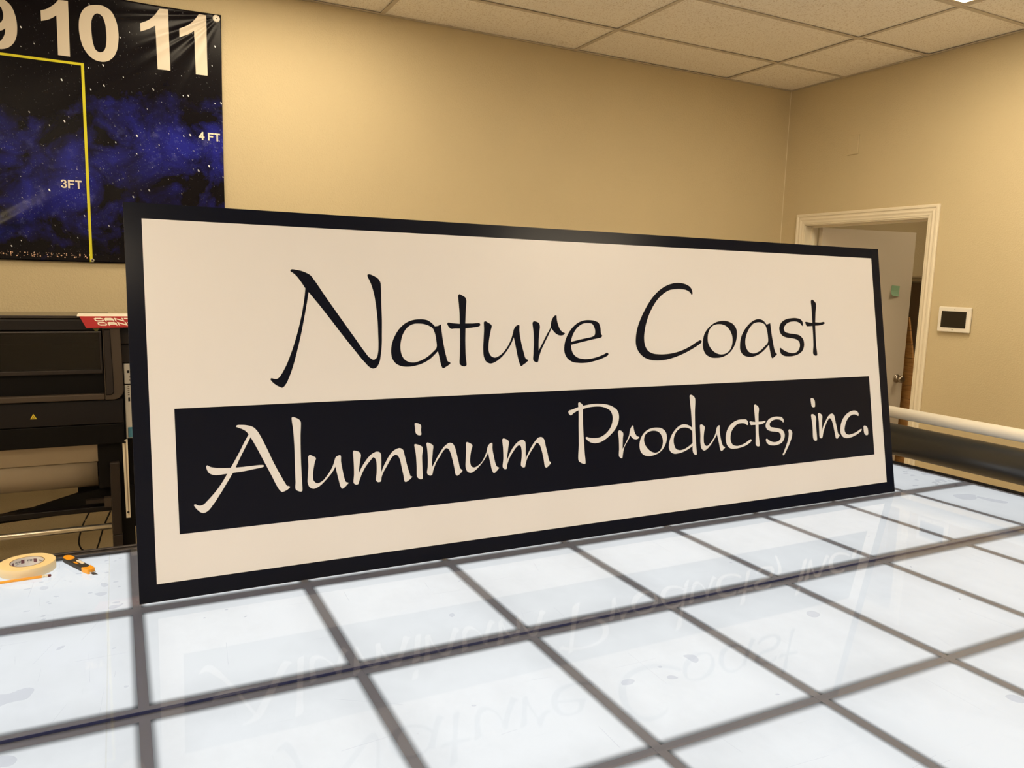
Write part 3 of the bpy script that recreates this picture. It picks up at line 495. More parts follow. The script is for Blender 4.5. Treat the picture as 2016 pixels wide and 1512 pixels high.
obj('wall_angle', bx((RX - .020, RX, FY, RY - .02, ZC - .001, ZC + .0025), (RX - .002, RX, FY, RY - .02, ZC - .001, ZC + .022)), M['grid'], ceiling)
first = None
where = {(1, 3): 'in the ceiling corner to the right', (3, 1): 'above the banner, nearest the back wall', (5, 5): 'added out of view left of the light table to brighten that side', (2, 6): 'added out of view above the front of the light table to brighten the sign', (1, 8): 'added out of view near the front right for general light', (4, 9): 'added out of view near the front wall for general light', (6, 3): 'added out of view at the left for general light'}
for (i, j) in sorted(lights):
    if i + 1 >= len(xs) or j + 1 >= len(ys): continue
    cx, cy = (xs[i] + xs[i + 1]) / 2, (ys[j] + ys[j + 1]) / 2
    t = thing('ceiling_light', 'recessed fluorescent ceiling troffer ' + where[(i, j)], 'ceiling light', (cx, cy, ZC), group='fluorescent ceiling troffers')
    hx, hy = TX / 2 - .013, TY / 2 - .013
    fr = bx((-hx, hx, -hy, -hy + .022, .002, .03), (-hx, hx, hy - .022, hy, .002, .03), (-hx, -hx + .022, -hy + .022, hy - .022, .002, .03), (hx - .022, hx, -hy + .022, hy - .022, .002, .03))
    obj('light_frame', fr, M['grid'], t)
    obj('light_diffuser', bx((-hx + .022, hx - .022, -hy + .022, hy - .022, .010, .016)), M[{(3, 1): 'lamp_soft', (2, 6): 'lamp_dim', (5, 5): 'lamp_boost'}.get((i, j), 'lamp')], t)

# ---------------------------------------------------------------- door with casing, leaf open into the next room
door = thing('door_1', 'white door standing open in the right wall', 'door', (RX, 0, 0))
del door['category']; structure(door)
prof = [(0, 0), (.070, 0), (.073, .004), (.073, .014), (.067, .019), (.056, .019), (.050, .013), (.042, .013), (.034, .016), (.022, .011), (.012, .011), (.006, .008), (0, .008)]
def casing():
    """mitred colonial casing round the opening, profile = (distance from opening, proud of wall)"""
    bm = bmesh.new(); path = [(DY0, 0, 0), (DY0, DZ, 1), (DY1, DZ, 2), (DY1, 0, 3)]; rings = []
    for y, z, k in path:
        ring = []
        for dd, h in prof:
            dd -= .004
            yy = y - dd if k in (0, 1) else y + dd; zz = z + dd if k in (1, 2) else 0
            ring.append(bm.verts.new((-h - .0005, yy, zz)))
        rings.append(ring)
    for A, B in zip(rings, rings[1:]):
        for i in range(len(A)): bm.faces.new((A[i], A[(i + 1) % len(A)], B[(i + 1) % len(A)], B[i]))
    bm.faces.new(rings[0]); bm.faces.new(rings[-1]); return bm
obj('door_casing', casing(), M['trim'], door)
jd = .125
obj('door_jamb', bx((-.002, jd, DY0 - .001, DY0 + .008, 0, DZ), (-.002, jd, DY1 - .008, DY1 + .001, 0, DZ), (-.002, jd, DY0, DY1, DZ - .012, DZ + .001),
    (.055, .085, DY0 + .008, DY0 + .020, 0, DZ - .012), (.055, .085, DY1 - .020, DY1 - .008, 0, DZ - .012), (.055, .085, DY0 + .012, DY1 - .012, DZ - .024, DZ - .012)), M['trim'], door)
leaf = obj('door_leaf', bx((0, .84, -.036, 0, .012, DZ - .02)), M['door'], door, (.128, 2.053, 0), (0, 0, math.radians(-10)), bevel=.002)
kb = bmesh.new()
lathe(kb, [(.002, 0), (.032, 0), (.033, -.004), (.028, -.008), (.014, -.012), (.012, -.026), (.018, -.032), (.027, -.040), (.029, -.050), (.026, -.060), (.014, -.066), (.002, -.067)], 'y', 28, cap=True)
obj('door_knob', kb, M['nickel'], leaf, (.78, -.036, .91), smooth=True)
for hz in (.25, 1.0, 1.8): obj('hinge', bx((-.006, .004, -.040, .002, hz - .045, hz + .045)), M['nickel'], leaf)
# sticky note on the leaf, lower edge curling away
nb = bmesh.new(); g0 = []
for a in range(7):
    row = []
    for b in range(4):
        s = a / 6; curl = .016 * max(0, s - .45) ** 2 * 4 * (1.3 - .3 * b)
        row.append((nb.verts.new((b / 3 * .075 - .004 * s, -.001 - curl, -.078 * s)), nb.verts.new((b / 3 * .075 - .004 * s, -.0018 - curl, -.078 * s))))
    g0.append(row)
for a in range(6):
    for b in range(3):
        for k in (0, 1): nb.faces.new([g0[a][b][k], g0[a][b + 1][k], g0[a + 1][b + 1][k], g0[a + 1][b][k]])
for a in range(6):
    for b in (0, 3): nb.faces.new([g0[a][b][0], g0[a + 1][b][0], g0[a + 1][b][1], g0[a][b][1]])
for b in range(3):
    for a in (0, 6): nb.faces.new([g0[a][b][0], g0[a][b + 1][0], g0[a][b + 1][1], g0[a][b][1]])
note = obj('sticky_note', nb, M['note'], None)
ld = Vector((math.cos(math.radians(-10)), math.sin(math.radians(-10)), 0)); ln = Vector((ld.y, -ld.x, 0))
P0 = Vector((RX + .128, 2.053, 0)) + ln * .036
note.location = P0 + ld * .655 + ln * .0005 + Vector((0, 0, ZT + .845)); note.rotation_euler = (0, math.radians(3), math.radians(-10))
note['label'] = 'small green sticky note on the open white door above the knob'; note['category'] = 'sticky note'

# next room, seen through the doorway
cab = thing('cabinet', 'tall brown cabinet with cream crown moulding beyond the doorway', 'cabinet', (5.62, 2.0, 0))
obj('cabinet_body', bx((0, .5, -.6, .25, 0, ZT + .876)), M['cabinet'], cab)
cb_ = bmesh.new(); prism(cb_, [(-.045, .047), (-.045, .036), (-.03, .030), (-.028, .010), (-.004, 0), (.5, 0), (.5, .047)], 'y', -.63, .25)
obj('crown_moulding', cb_, M['trim'], cab, (0, 0, ZT + .873))
pan = thing('wood_panel', 'orange pine board panel with knotty planks leaning beyond the doorway', 'wood panel', (5.45, 2.0, 0))
for k in range(13):
    z0 = .106 * k; z1 = z0 + .103
    if z0 > ZT + .53: break
    ya, yb = 1.645 - 2.0 + z0 * .22, 1.645 - 2.0 + z1 * .22
    pb = bmesh.new(); prism(pb, [(ya, z0), (.27, z0), (.27, z1), (yb, z1)], 'x', 0, .019)
    obj('plank', pb, M['pine'], pan, bevel=.0015)

hl = thing('hall_fill_light', 'square ceiling light added out of view to light the next room beyond the doorway', 'ceiling light', (5.5, 0.6, ZC))  # added lamp, brightens what shows through the doorway
obj('light_frame', bx((-.3, .3, -.3, -.28, -.004, .03), (-.3, .3, .28, .3, -.004, .03), (-.3, -.28, -.28, .28, -.004, .03), (.28, .3, -.28, .28, -.004, .03)), M['grid'], hl)
obj('light_diffuser', bx((-.28, .28, -.28, .28, .0, .006)), emit('hall_fill_diffuser', LAMP, 18.0), hl)
structure(obj('ceiling_hall', bx((RX + .12, 5.19, FY, RY, ZC, ZC + .04), (5.81, HX, FY, RY, ZC, ZC + .04), (5.19, 5.81, .91, RY, ZC, ZC + .04), (5.19, 5.81, FY, .29, ZC, ZC + .04)), M['trim']))
# wall fittings
ap = thing('alarm_panel', 'white wall touchscreen panel beside the door casing', 'control panel', (RX, .884, ZT + .645))
obj('panel_body', bx((-.024, -.004, -.098, .098, -.072, .076)), M['white_plastic'], ap, bevel=.006)
obj('panel_back', bx((-.006, -.0005, -.094, .094, -.068, .070)), M['grey'], ap)
obj('panel_screen', bx((-.0252, -.0225, -.076, .076, -.046, .051)), M['screen'], ap)
bm = bmesh.new(); lathe(bm, [(.0008, -.0005), (.0022, 0)], 'x', 12, (-.0246, -.002, .062)); obj('panel_led', bm, M['grey_print'], ap)
obj('panel_logo', bx((-.0248, -.0238, -.006, .006, -.061, -.056)), M['grey_print'], ap)
tag = obj('blank_wall_plate', bx((RX - .010, RX - .0004, 1.668, 1.748, ZT + 1.697, ZT + 1.822)), M['wall'], bevel=.002)
tag['label'] = 'blank wall plate painted beige, high on the right wall'; tag['category'] = 'wall plate'

# ---------------------------------------------------------------- light table
tab = thing('light_table', 'large illuminated glass work table with dark dividing grid', 'table', (0, 0, ZT))
gx = [-.810, -.405] + [.405 * k for k in range(0, 9)]; X0, X1 = -.90, 3.262
gy = [.446, 0, -.4825, -.975, -1.46]
mesh_cache = {}
def panel_mesh(w_, h_):
    k = (round(w_, 3), round(h_, 3))
    if k in mesh_cache: return mesh_cache[k]
    bm = bmesh.new(); box(bm, -w_ / 2, w_ / 2, -h_ / 2, h_ / 2, -.012, 0)
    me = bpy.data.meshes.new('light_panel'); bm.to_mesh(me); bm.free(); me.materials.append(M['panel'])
    a = me.uv_layers.new(name='pos'); b = me.uv_layers.new(name='half')
    for l in me.loops:
        v = me.vertices[l.vertex_index].co; a.data[l.index].uv = (v.x, v.y); b.data[l.index].uv = (w_ / 2, h_ / 2)
    mesh_cache[k] = me; return me
bw = .0095                                     # half width of a divider
XS = [X0] + gx[0:] 
for i in range(len(XS) - 1):
    for j in range(4):
        x0, x1 = XS[i] + bw, XS[i + 1] - bw
        y1 = gy[j] - (bw if j else .002); y0 = gy[j + 1] + (bw if j else .020)
        if j == 1: y0 = gy[2] + .024; y1 = gy[1] - .016
        if j == 2: y1 = gy[2] - .028
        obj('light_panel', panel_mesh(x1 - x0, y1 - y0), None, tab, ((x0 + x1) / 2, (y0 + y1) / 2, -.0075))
for x in gx: obj('divider', bx((x - bw, x + bw, gy[-1], gy[0], -.03, -.0078)), M['divider'], tab)
for j, (a, b) in {1: (-.016, .020), 2: (-.030, .026), 3: (-bw, bw)}.items():
    obj('divider', bx((X0, 3.24, gy[j] + a, gy[j] + b, -.029, -.0081)), M['divider'], tab)
obj('glass_sheet', bx((X0, 3.255, -.4865, .446, -.006, 0)), M['glass'], tab)
obj('glass_sheet', bx((X0, 3.255, gy[-1], -.4895, -.006, 0)), M['glass'], tab)
obj('glass_joint', bx((X0, 3.255, -.4890, -.4870, -.006, -.0003)), M['glass_edge'], tab, label='dark blue joint between the two glass sheets')
fr = bx((X0 - .03, X1 + .012, .448, .462, -.09, .0005), (X0 - .03, X1 + .012, .462, .470, -.09, -.004), (X0 - .03, X1 + .012, .470, .482, -.09, .003),
        (X0 - .03, X1 + .012, gy[-1] - .03, gy[-1] - .001, -.09, .001), (X0 - .03, X0 - .001, gy[-1], .448, -.09, .001))
obj('table_frame', fr, M['alu_dark'], tab, bevel=.001)
obj('table_edge', bx((3.257, 3.266, gy[-1], .448, -.09, .0012)), M['black'], tab, label='black edge strip')
obj('tray', bx((X0, 3.255, gy[-1], .446, -.085, -.031)), M['grey'], tab)
for x in (X0 + .1, 1.2, 3.1):
    for y in (.35, -1.36): obj('leg', bx((x - .03, x + .03, y - .03, y + .03, -ZT, -.086)), M['alu_dark'], tab)
bubbles = [[(x, y) for x, y in spline(s, 4)] for s in BUBBLES]
rb = random.Random(11)
def small_blob(cx, cy, rx, ry, a):
    n = 10; ph = rb.random() * 6
    return [(cx + rx * (1 + .25 * math.sin(3 * t + ph)) * math.cos(t) * math.cos(a) - ry * math.sin(t) * math.sin(a), cy + rx * math.cos(t) * math.sin(a) + ry * math.sin(t) * math.cos(a)) for t in [2 * math.pi * k / n for k in range(n)]]
for k in range(40): bubbles.append(small_blob(rb.uniform(-.42, -.03), rb.uniform(-.02, .43), rb.uniform(.003, .009), rb.uniform(.0015, .005), rb.uniform(-.5, .5)))
for k in range(30): bubbles.append(small_blob(rb.uniform(2.84, 3.24), rb.uniform(-.05, .43), rb.uniform(.005, .025), rb.uniform(.003, .012), rb.uniform(-.5, .5)))
for k in range(25): bubbles.append(small_blob(rb.uniform(0, 3.1), rb.uniform(-1.3, -.03), rb.uniform(.002, .006), rb.uniform(.0015, .004), rb.uniform(-.8, .8)))
fm = fill_mesh('film_bubbles', [b for b in bubbles], .0001)
o = obj('film_bubbles', fm, M['bubble'], tab, (0, 0, .0003)); o['kind'] = 'stuff'; o['label'] = 'faint grey air bubbles and marks on the glass'
# scratches cut into the film
sb = bmesh.new()
for k in range(130):
    x, y = (rb.uniform(-.4, 0), rb.uniform(-.6, .4)) if k < 40 else (rb.uniform(0, 3.1), rb.uniform(-1.3, -.05))
    L = rb.uniform(.02, .14); a = (rb.choice([1.50, 1.62, .03, 1.25]) if k < 70 else rb.choice([-.55, 1.5, .05, -.1])) + rb.uniform(-.05, .05); wd = rb.uniform(.00015, .00035)
    dx, dy = math.cos(a) * L / 2, math.sin(a) * L / 2; nx, ny = -math.sin(a) * wd, math.cos(a) * wd
    box_pts = [(x - dx - nx, y - dy - ny), (x + dx - nx, y + dy - ny), (x + dx + nx, y + dy + ny), (x - dx + nx, y - dy + ny)]
    if min(p[1] for p in box_pts) < -1.45 or max(p[1] for p in box_pts) > .44: continue
    sb.faces.new([sb.verts.new((*p, .00045)) for p in box_pts])
o = obj('film_scratches', sb, M['scratch'], tab); o['kind'] = 'stuff'; o['label'] = 'fine knife scratches on the table film'
obj('film_edge', bx((-.0625, -.0600, gy[-1], .44, .0001, .0004)), M['film_edge'], tab, label='pale edge line of the protective film')

# ---------------------------------------------------------------- the sign, leaning back on the table
SW, SH, LEAN = 2.7554, 0.9898, 0.18380
sign = thing('sign', 'long white sign with black border and black band standing on the light table', 'sign', (.00434, .01468, ZT + .0008), (math.pi / 2 - LEAN, 0, -.00317))
# local x along the sign, y up its face, z towards the viewer (front face at z = 0)
obj('backing_panel', bx((.0012, SW - .0012, .0012, SH - .0012, -.006, -.0008)), M['sign_edge'], sign)
obj('border', bx((.0012, SW - .0006, .0016, SH - .0006, -.0008, 0)), M['sign_black'], sign, label='glossy black border face')
obj('white_field', bx((.0412, 2.7098, .0446, .9499, 0, .0003)), M['sign_white'], sign, label='white centre field')
obj('black_band', bx((.0973, 2.6482, .1600, .4730, .0003, .0006)), M['sign_black'], sign, label='black band behind the second line')
for ch, colour, pieces in GLYPHS:
    outs = [[spline(s) for s in pc] for pc in pieces]
    z = .00046 if colour == 0 else .00076
    mes = [fill_mesh('letter', o_, .0003) for o_ in outs]
    bm = bmesh.new()
    for k, me in enumerate(mes):
        n0 = len(bm.verts); bm.from_mesh(me); bm.verts.ensure_lookup_table()
        for v in bm.verts[n0:]: v.co.z += k * .00004
        bpy.data.meshes.remove(me)
    obj('letter', bm, M['sign_white'] if colour else M['sign_black'], sign, (0, 0, z))
# two easels behind the sign that carry its lean
for k, sx in enumerate((.55, 2.2)):
    t = thing('easel_support', 'black folded steel prop behind the %s end of the sign' % ('left', 'right')[k], 'support', (sx, 0, ZT), group='props behind the sign')
    e = bmesh.new(); ty = .0147 + .186 * .55 + .009
    prism(e, [(.045, .0), (.27, .0), (.27, .006), (.051 + .012, .006), (ty + .018, .55), (ty + .010, .55)], 'x', -.03, .03)
    obj('prop_plate', e, M['black'], t)
    obj('brace', bx((-.006, .006, .13, .135, .006, .3), (-.006, .006, .24, .245, .006, .02)), M['black'], t)
    b2 = bmesh.new(); prism(b2, [(.25, .006), (.262, .006), (ty + .022, .42), (ty + .010, .42)], 'x', -.012, .012); obj('strut', b2, M['black'], t)

# ---------------------------------------------------------------- roll holder at the table's right end
cr = thing('paper_tube', 'long pale cardboard tube above the black roll at the table end', 'tube', (3.352, 0, ZT + .218))
bm = bmesh.new(); lathe(bm, [(.022, -1.48), (.0275, -1.48), (.0275, .56), (.022, .56)], 'y', 40, cap=False, closed=True); obj('tube_wall', bm, M['tube'], cr, smooth=False)
for p in cr.children[0].data.polygons: p.use_smooth = abs(p.normal.y) < .5
vr = thing('vinyl_roll', 'thick black vinyl roll on the rack at the table end', 'roll', (3.352, 0, ZT + .0865))
bm = bmesh.new(); lathe(bm, [(.035, -1.44), (.0755, -1.44), (.0755, .535), (.035, .535)], 'y', 56, cap=False, closed=True); obj('rolled_vinyl', bm, M['black_roll'], vr)
for p in vr.children[0].data.polygons: p.use_smooth = abs(p.normal.y) < .5
bm = bmesh.new(); lathe(bm, [(.028, -1.5), (.0345, -1.5), (.0345, .57), (.028, .57)], 'y', 32, cap=False, closed=True); obj('roll_core', bm, M['core_brown'], vr, smooth=False)
rk = thing('roll_rack', 'black steel end rack holding the tube and the roll', 'rack', (3.352, 0, 0))
for y in (.60, -1.54):
    s_ = 1 if y > 0 else -1
    obj('rack_upright', bx((-.03, .03, y - .004, y + .004, 0, ZT + .27)), M['black'], rk)
    bm = bmesh.new(); lathe(bm, [(.0215, 0), (.0215, -s_ * .09)], 'y', 24, (0, y - s_ * .004, ZT + .218)); obj('spindle', bm, M['black'], rk)
    bm = bmesh.new(); lathe(bm, [(.0275, 0), (.0275, -s_ * .09)], 'y', 24, (0, y - s_ * .004, ZT + .0865)); obj('spindle', bm, M['black'], rk)
obj('rack_rail', bx((-.02, .02, -1.536, .596, .10, .14)), M['black'], rk)

# ---------------------------------------------------------------- small things on the table
tp = thing('masking_tape', 'roll of cream masking tape at the left end of the light table', 'tape', (-.2555, .3725, ZT + .0006))
bm = bmesh.new(); lathe(bm, [(.0405, .0004), (.0655, 0), (.0662, .001), (.0662, .0235), (.0655, .0245), (.0405, .0245)], 'z', 72, cap=False, closed=True)
for f in bm.faces:
    f.material_index = 1 if all(v.co.z > .0233 for v in f.verts) else 0
obj('tape_winding', bm, [M['masking'], M['masking_top']], tp)
for p in tp.children[0].data.polygons: p.use_smooth = abs(p.normal.z) < .5
bm = bmesh.new(); lathe(bm, [(.0383, .0002), (.0404, .0002), (.0404, .0249), (.0383, .0249)], 'z', 64, cap=False, closed=True); core = obj('tape_core', bm, M['core_brown'], tp)
bm = bmesh.new(); lathe(bm, [(.0375, .0004), (.0382, .0004), (.0382, .0245), (.0375, .0245)], 'z', 64, cap=False, closed=True); ln_ = obj('core_liner', bm, M['core'], tp, smooth=False)
def on_core(a, z0, z1, da):                   # patch of print on the inner wall of the core
    b = bmesh.new(); n = 6; R_ = .0373
    vs = [(b.verts.new((R_ * math.cos(a + da * (k / n - .5)), R_ * math.sin(a + da * (k / n - .5)), z0)), b.verts.new((R_ * math.cos(a + da * (k / n - .5)), R_ * math.sin(a + da * (k / n - .5)), z1))) for k in range(n + 1)]
    for p_, q_ in zip(vs, vs[1:]): b.faces.new((p_[0], q_[0], q_[1], p_[1]))
    return b
for a in (1.95, 2.75, 1.15): obj('core_print', on_core(a, .009, .019, .22), M['core_ink'], tp, label='purple square printed inside the core')
cm = bmesh.new()
for a0 in (1.65, 2.45, .85, .35):
    for k in range(5):
        b = on_core(a0 - k * .085, .013, .0175, .045); me = bpy.data.meshes.new('x'); b.to_mesh(me); b.free(); cm.from_mesh(me); bpy.data.meshes.remove(me)
    b = on_core(a0 - .17, .0095, .0103, .26); me = bpy.data.meshes.new('x'); b.to_mesh(me); b.free(); cm.from_mesh(me); bpy.data.meshes.remove(me)
obj('core_lettering', cm, M['core_black'], tp, label='small black lettering inside the core')

pc = thing('pencil', 'orange pencil with dark eraser lying in front of the masking tape', 'pencil', (-.1985, .2995, ZT + .0042), (0, 0, math.radians(-176.5)))
bm = bmesh.new(); lathe(bm, [(.0037, .019), (.0037, .165)], 'x', 6); obj('pencil_shaft', bm, M['pencil'], pc)
bm = bmesh.new(); lathe(bm, [(.0037, .165), (.0009, .182)], 'x', 12); obj('pencil_wood', bm, M['wood_raw'], pc)
bm = bmesh.new(); lathe(bm, [(.0009, .182), (.0001, .187)], 'x', 8); obj('pencil_lead', bm, M['graphite'], pc)
bm = bmesh.new(); lathe(bm, [(.0037, .005), (.0040, .006), (.0040, .0095), (.0034, .0105), (.0034, .013), (.0040, .014), (.0040, .0185), (.0037, .019)], 'x', 16); obj('ferrule', bm, M['ferrule'], pc, smooth=True)
bm = bmesh.new(); lathe(bm, [(.0015, -.002), (.0032, -.001), (.0036, .001), (.0036, .006)], 'x', 16); obj('eraser', bm, M['eraser'], pc, smooth=True)

kd = Vector((-.093 + .172, .262 - .420)).normalized(); ka = math.atan2(kd.y, kd.x)
kn = thing('utility_knife', 'orange and black snap-off knife beside the masking tape', 'knife', (-.170, .4155, ZT + .0006), (0, 0, ka))
def slab(pts, z0, z1):
    b = bmesh.new(); prism(b, pts, 'z', z0, z1); return b
def ov(L0, L1, w0, w1, n=8):
    """rounded-at-left bar outline"""
    pts = [(L0 + .012 * (1 - math.cos(t)) , w0 / 2 * math.sin(t) * 1.0) for t in [math.pi / 2 * k / n for k in range(-n, n + 1)]]
    return pts
end = [(.004, -.006), (.0, 0), (.004, .008), (.014, .0115), (.032, .0115), (.040, .006), (.043, -.004), (.036, -.0105), (.012, -.0105)]
obj('knife_butt', slab(end, .0005, .0158), M['orange'], kn, bevel=.0025)
body = [(.010, -.0115), (.130, -.0115), (.138, -.009), (.142, 0), (.138, .010), (.128, .0115), (.040, .0125), (.020, .0125), (.012, .008)]
obj('knife_grip', slab(body, 0, .0135), M['rubber'], kn, bevel=.0025)
obj('knife_collar', slab([(.120, -.0125), (.150, -.010), (.153, .0), (.150, .010), (.118, .0125), (.124, .006), (.130, 0), (.126, -.005)], .0003, .0150), M['orange'], kn, bevel=.002)
obj('slider_knob', slab([(.064, -.000), (.097, -.000), (.100, .003), (.097, .0075), (.066, .0075)], .0130, .0162), M['paper_bright'], kn, bevel=.0012)
obj('knife_logo', slab([(.063, -.0085), (.084, -.0085), (.087, -.0035), (.066, -.0035)], .0130, .0141), M['orange'], kn)
obj('blade_holder', slab([(.148, -.0065), (.162, -.0060), (.162, .0060), (.148, .0065)], .004, .0085), M['steel'], kn)
obj('blade', slab([(.158, -.0052), (.170, -.0052), (.176, .0045), (.158, .0045)], .0035, .0042), M['alu_dark'], kn)

# ---------------------------------------------------------------- banner on the back wall
BX0, BX1, BZ0, BZ1 = -3.16, .498, .836, 2.066
BYW = RY - .012
def ruck(x, z):
    """how far the vinyl stands off the wall at table-relative x, z"""
    dx, dz = BX1 - x, BZ1 - z; r = math.hypot(dx, dz) + 1e-4; a = math.atan2(dz, dx)
    f = .0
    # folds pulled from the pinned upper right corner
    fade = math.exp(-r / .42) * min(1, r / .10)
    f += fade * (.010 * math.exp(-((a - .16) / .05) ** 2) + .012 * math.exp(-((a - .48) / .07) ** 2) + .013 * math.exp(-((a - .86) / .08) ** 2) + .006 * math.exp(-((a - 1.12) / .05) ** 2) + .008 * math.exp(-((a - .66) / .04) ** 2))
    # shallow fold at the lower left of the view
    u = (x + .42) * .55 + (z - 1.02) * -.83
    f += .010 * math.exp(-(u / .035) ** 2) * math.exp(-((x + .48) / .28) ** 2)
    f += .003 * noise.noise(Vector((x * 2.2, z * 3.5, 1.7))) + .003
    edge = min(1, (BZ1 - z) / .05, (z - BZ0) / .05)
    return max(.0, f)
ban = thing('banner', 'starry night vinyl banner with large foot numbers pinned to the wall', 'banner', (0, BYW, ZT + BZ0))
def bpt(x, z, lift=0.0): return (x, -ruck(x, z) - lift, z - BZ0)
bm = bmesh.new(); NXb, NZb = 480, 170; grid = []
for i in range(NXb + 1):
    s = i / NXb; s = 1 - (1 - s) ** 1.0; x = BX0 + (BX1 - BX0) * s; col = []
    for j in range(NZb + 1):
        z = BZ0 + (BZ1 - BZ0) * j / NZb
        sag = -.006 * math.sin(math.pi * min(1, max(0, (x + .115) / .6))) * (j / NZb) ** 6
        side = -.004 * math.sin(math.pi * j / NZb) * s ** 60
        col.append(bm.verts.new((bpt(x, z)[0] + side, bpt(x, z)[1], bpt(x, z)[2] + sag)))
    grid.append(col)
for i in range(NXb):
    for j in range(NZb): bm.faces.new((grid[i][j], grid[i + 1][j], grid[i + 1][j + 1], grid[i][j + 1]))
o = obj('banner_sheet', bm, M['banner'], ban, smooth=True)
sm = o.modifiers.new('thick', 'SOLIDIFY'); sm.thickness = .0006; sm.offset = 1
def drape(me, name, mat, label=None, lift=.0032, tilt=True):
    bm = bmesh.new(); bm.from_mesh(me); bpy.data.meshes.remove(me)
    bmesh.ops.triangulate(bm, faces=bm.faces)
    for _ in range(6):
        es = [e for e in bm.edges if e.calc_length() > .007]
        if not es: break
        bmesh.ops.subdivide_edges(bm, edges=es, cuts=1); bmesh.ops.triangulate(bm, faces=[f for f in bm.faces if len(f.verts) > 3])
    for v in bm.verts:
        x, z = v.co.x, v.co.y - ZT; v.co = bpt(x, z, lift + v.co.z)
    return obj(name, bm, mat, ban, label=label, smooth=True)
for ch, pieces in DIGITS:
    for pc in pieces: drape(fill_mesh('numeral', [spline(s) for s in pc], .0001), 'numeral', M['white_print'])
def text_mesh(bm): return bm
for txt, x, z, w_, h_, gap, st in (('3FT', -.2235, 1.180, .0190, .031, .0110, .0072), ('4 FT', .3830, 1.461, .0200, .031, .0100, .0072)):
    for ch in txt:
        if ch == '3':
            pts3 = '0,78,0 8,93,0 28,100,0 52,100,0 78,94,0 92,76,0 86,60,0 70,53,1 90,45,0 100,28,0 92,10,0 72,0,0 45,-2,0 20,2,0 4,14,0 -2,28,1 24,31,1 32,19,0 48,15,0 66,20,0 72,30,0 64,42,0 44,45,0 38,45,1 39,60,1 56,63,0 64,73,0 58,83,0 45,86,0 32,82,0 26,71,1 '
            drape(fill_mesh('foot_lettering', [[(x - .002 + p_[0] * 100 * w_ * 1.28, z - st * .45 + ZT + p_[1] * 100 * (h_ + st * .9)) for p_ in spline(pts3)]], .0001), 'foot_lettering', M['paper_bright'])
        elif ch != ' ':
            bm = bmesh.new(); block_text(bm, ch, x, z, w_, h_, gap, st, lambda a, b: bpt(a, b, .0032)); obj('foot_lettering', bm, M['paper_bright'], ban)
        x += gap * 1.3 if ch == ' ' else w_ + gap
bm = bmesh.new()
yl = [(BX0, 1.745), (-.1185, 1.7475)]
for k in range(160):
    a = -3.1 + (2.9885) * k / 160; b = -3.1 + 2.9885 * (k + 1) / 160
    bm.faces.new([bm.verts.new(bpt(*q, .0028)) for q in ((a, 1.7375), (b, 1.7375), (b, 1.7485), (a, 1.7485))])
for k in range(60):
    a = .838 + .9105 * k / 60; b = .838 + .9105 * (k + 1) / 60
    bm.faces.new([bm.verts.new(bpt(*q, .0030)) for q in ((-.1215, a), (-.1095, a), (-.1095, b), (-.1215, b))])
obj('yellow_line', bm, M['yellow'], ban, label='thin yellow outline of the three foot box')
for gx_, gz_, R_ in ((-.1175, 2.034, .0085), (-.1105, .846, .0085), (-.85, 2.034, .0085), (-.85, .846, .0085)):
    bm = bmesh.new(); lathe(bm, [(.0045, 0), (R_, 0), (R_ - .0008, -.002), (R_ - .003, -.0028), (.0045, -.0015)], 'y', 24, cap=False, closed=True)
    p = bpt(gx_, gz_, .0035); g_ = obj('grommet', bm, M['alu'], ban, p, smooth=True)
    bm = bmesh.new(); lathe(bm, [(.0002, -.0018), (.003, -.0014), (.004, .0)], 'y', 16); obj('screw', bm, M['grey'], g_)
p = bpt(.4745, 2.045, .002)
bm = bmesh.new(); lathe(bm, [(.0002, -.0032), (.008, -.0035), (.0155, -.0028), (.0170, -.001), (.0170, .0015)], 'y', 36); wsh = obj('fender_washer', bm, M['white_plastic'], ban, p, smooth=True, label='large white washer pinning the corner')
bm = bmesh.new(); lathe(bm, [(.0002, -.006), (.0022, -.0055), (.003, -.003)], 'y', 16); obj('screw', bm, M['grey'], wsh)

# ---------------------------------------------------------------- wide-format printer against the back wall
PY = 1.55
pr = thing('wide_format_printer', 'black and grey wide-format printer standing against the back wall', 'printer', (0, PY, 0))
def Z(z): return ZT + z
PXL = -1.9
# main casing: lid, body, lower body
lid = bmesh.new()
prism(lid, [(0.0, Z(.560)), (0.0, Z(.604)), (.008, Z(.6115)), (.36, Z(.608)), (.70, Z(.57)), (.70, Z(.560))], 'x', PXL, .002)  # depth carried back unseen to shade the wall behind the printer
obj('top_lid', lid, M['black'], pr, bevel=.006)
hi = bmesh.new(); prism(hi, [(.000, Z(.610)), (.003, Z(.6165)), (.012, Z(.6185)), (.35, Z(.6165)), (.35, Z(.610))], 'x', PXL + .01, -.05); obj('lid_rim', hi, pmat('gloss_black_lid', (.03, .025, .02), .16, spec=.5), pr, bevel=.001)
obj('upper_body', bx((PXL, -.012, .10, .70, Z(.17), Z(.562)), (PXL, -.073, .02, .10, Z(.27), Z(.385))), M['black_matt'], pr)
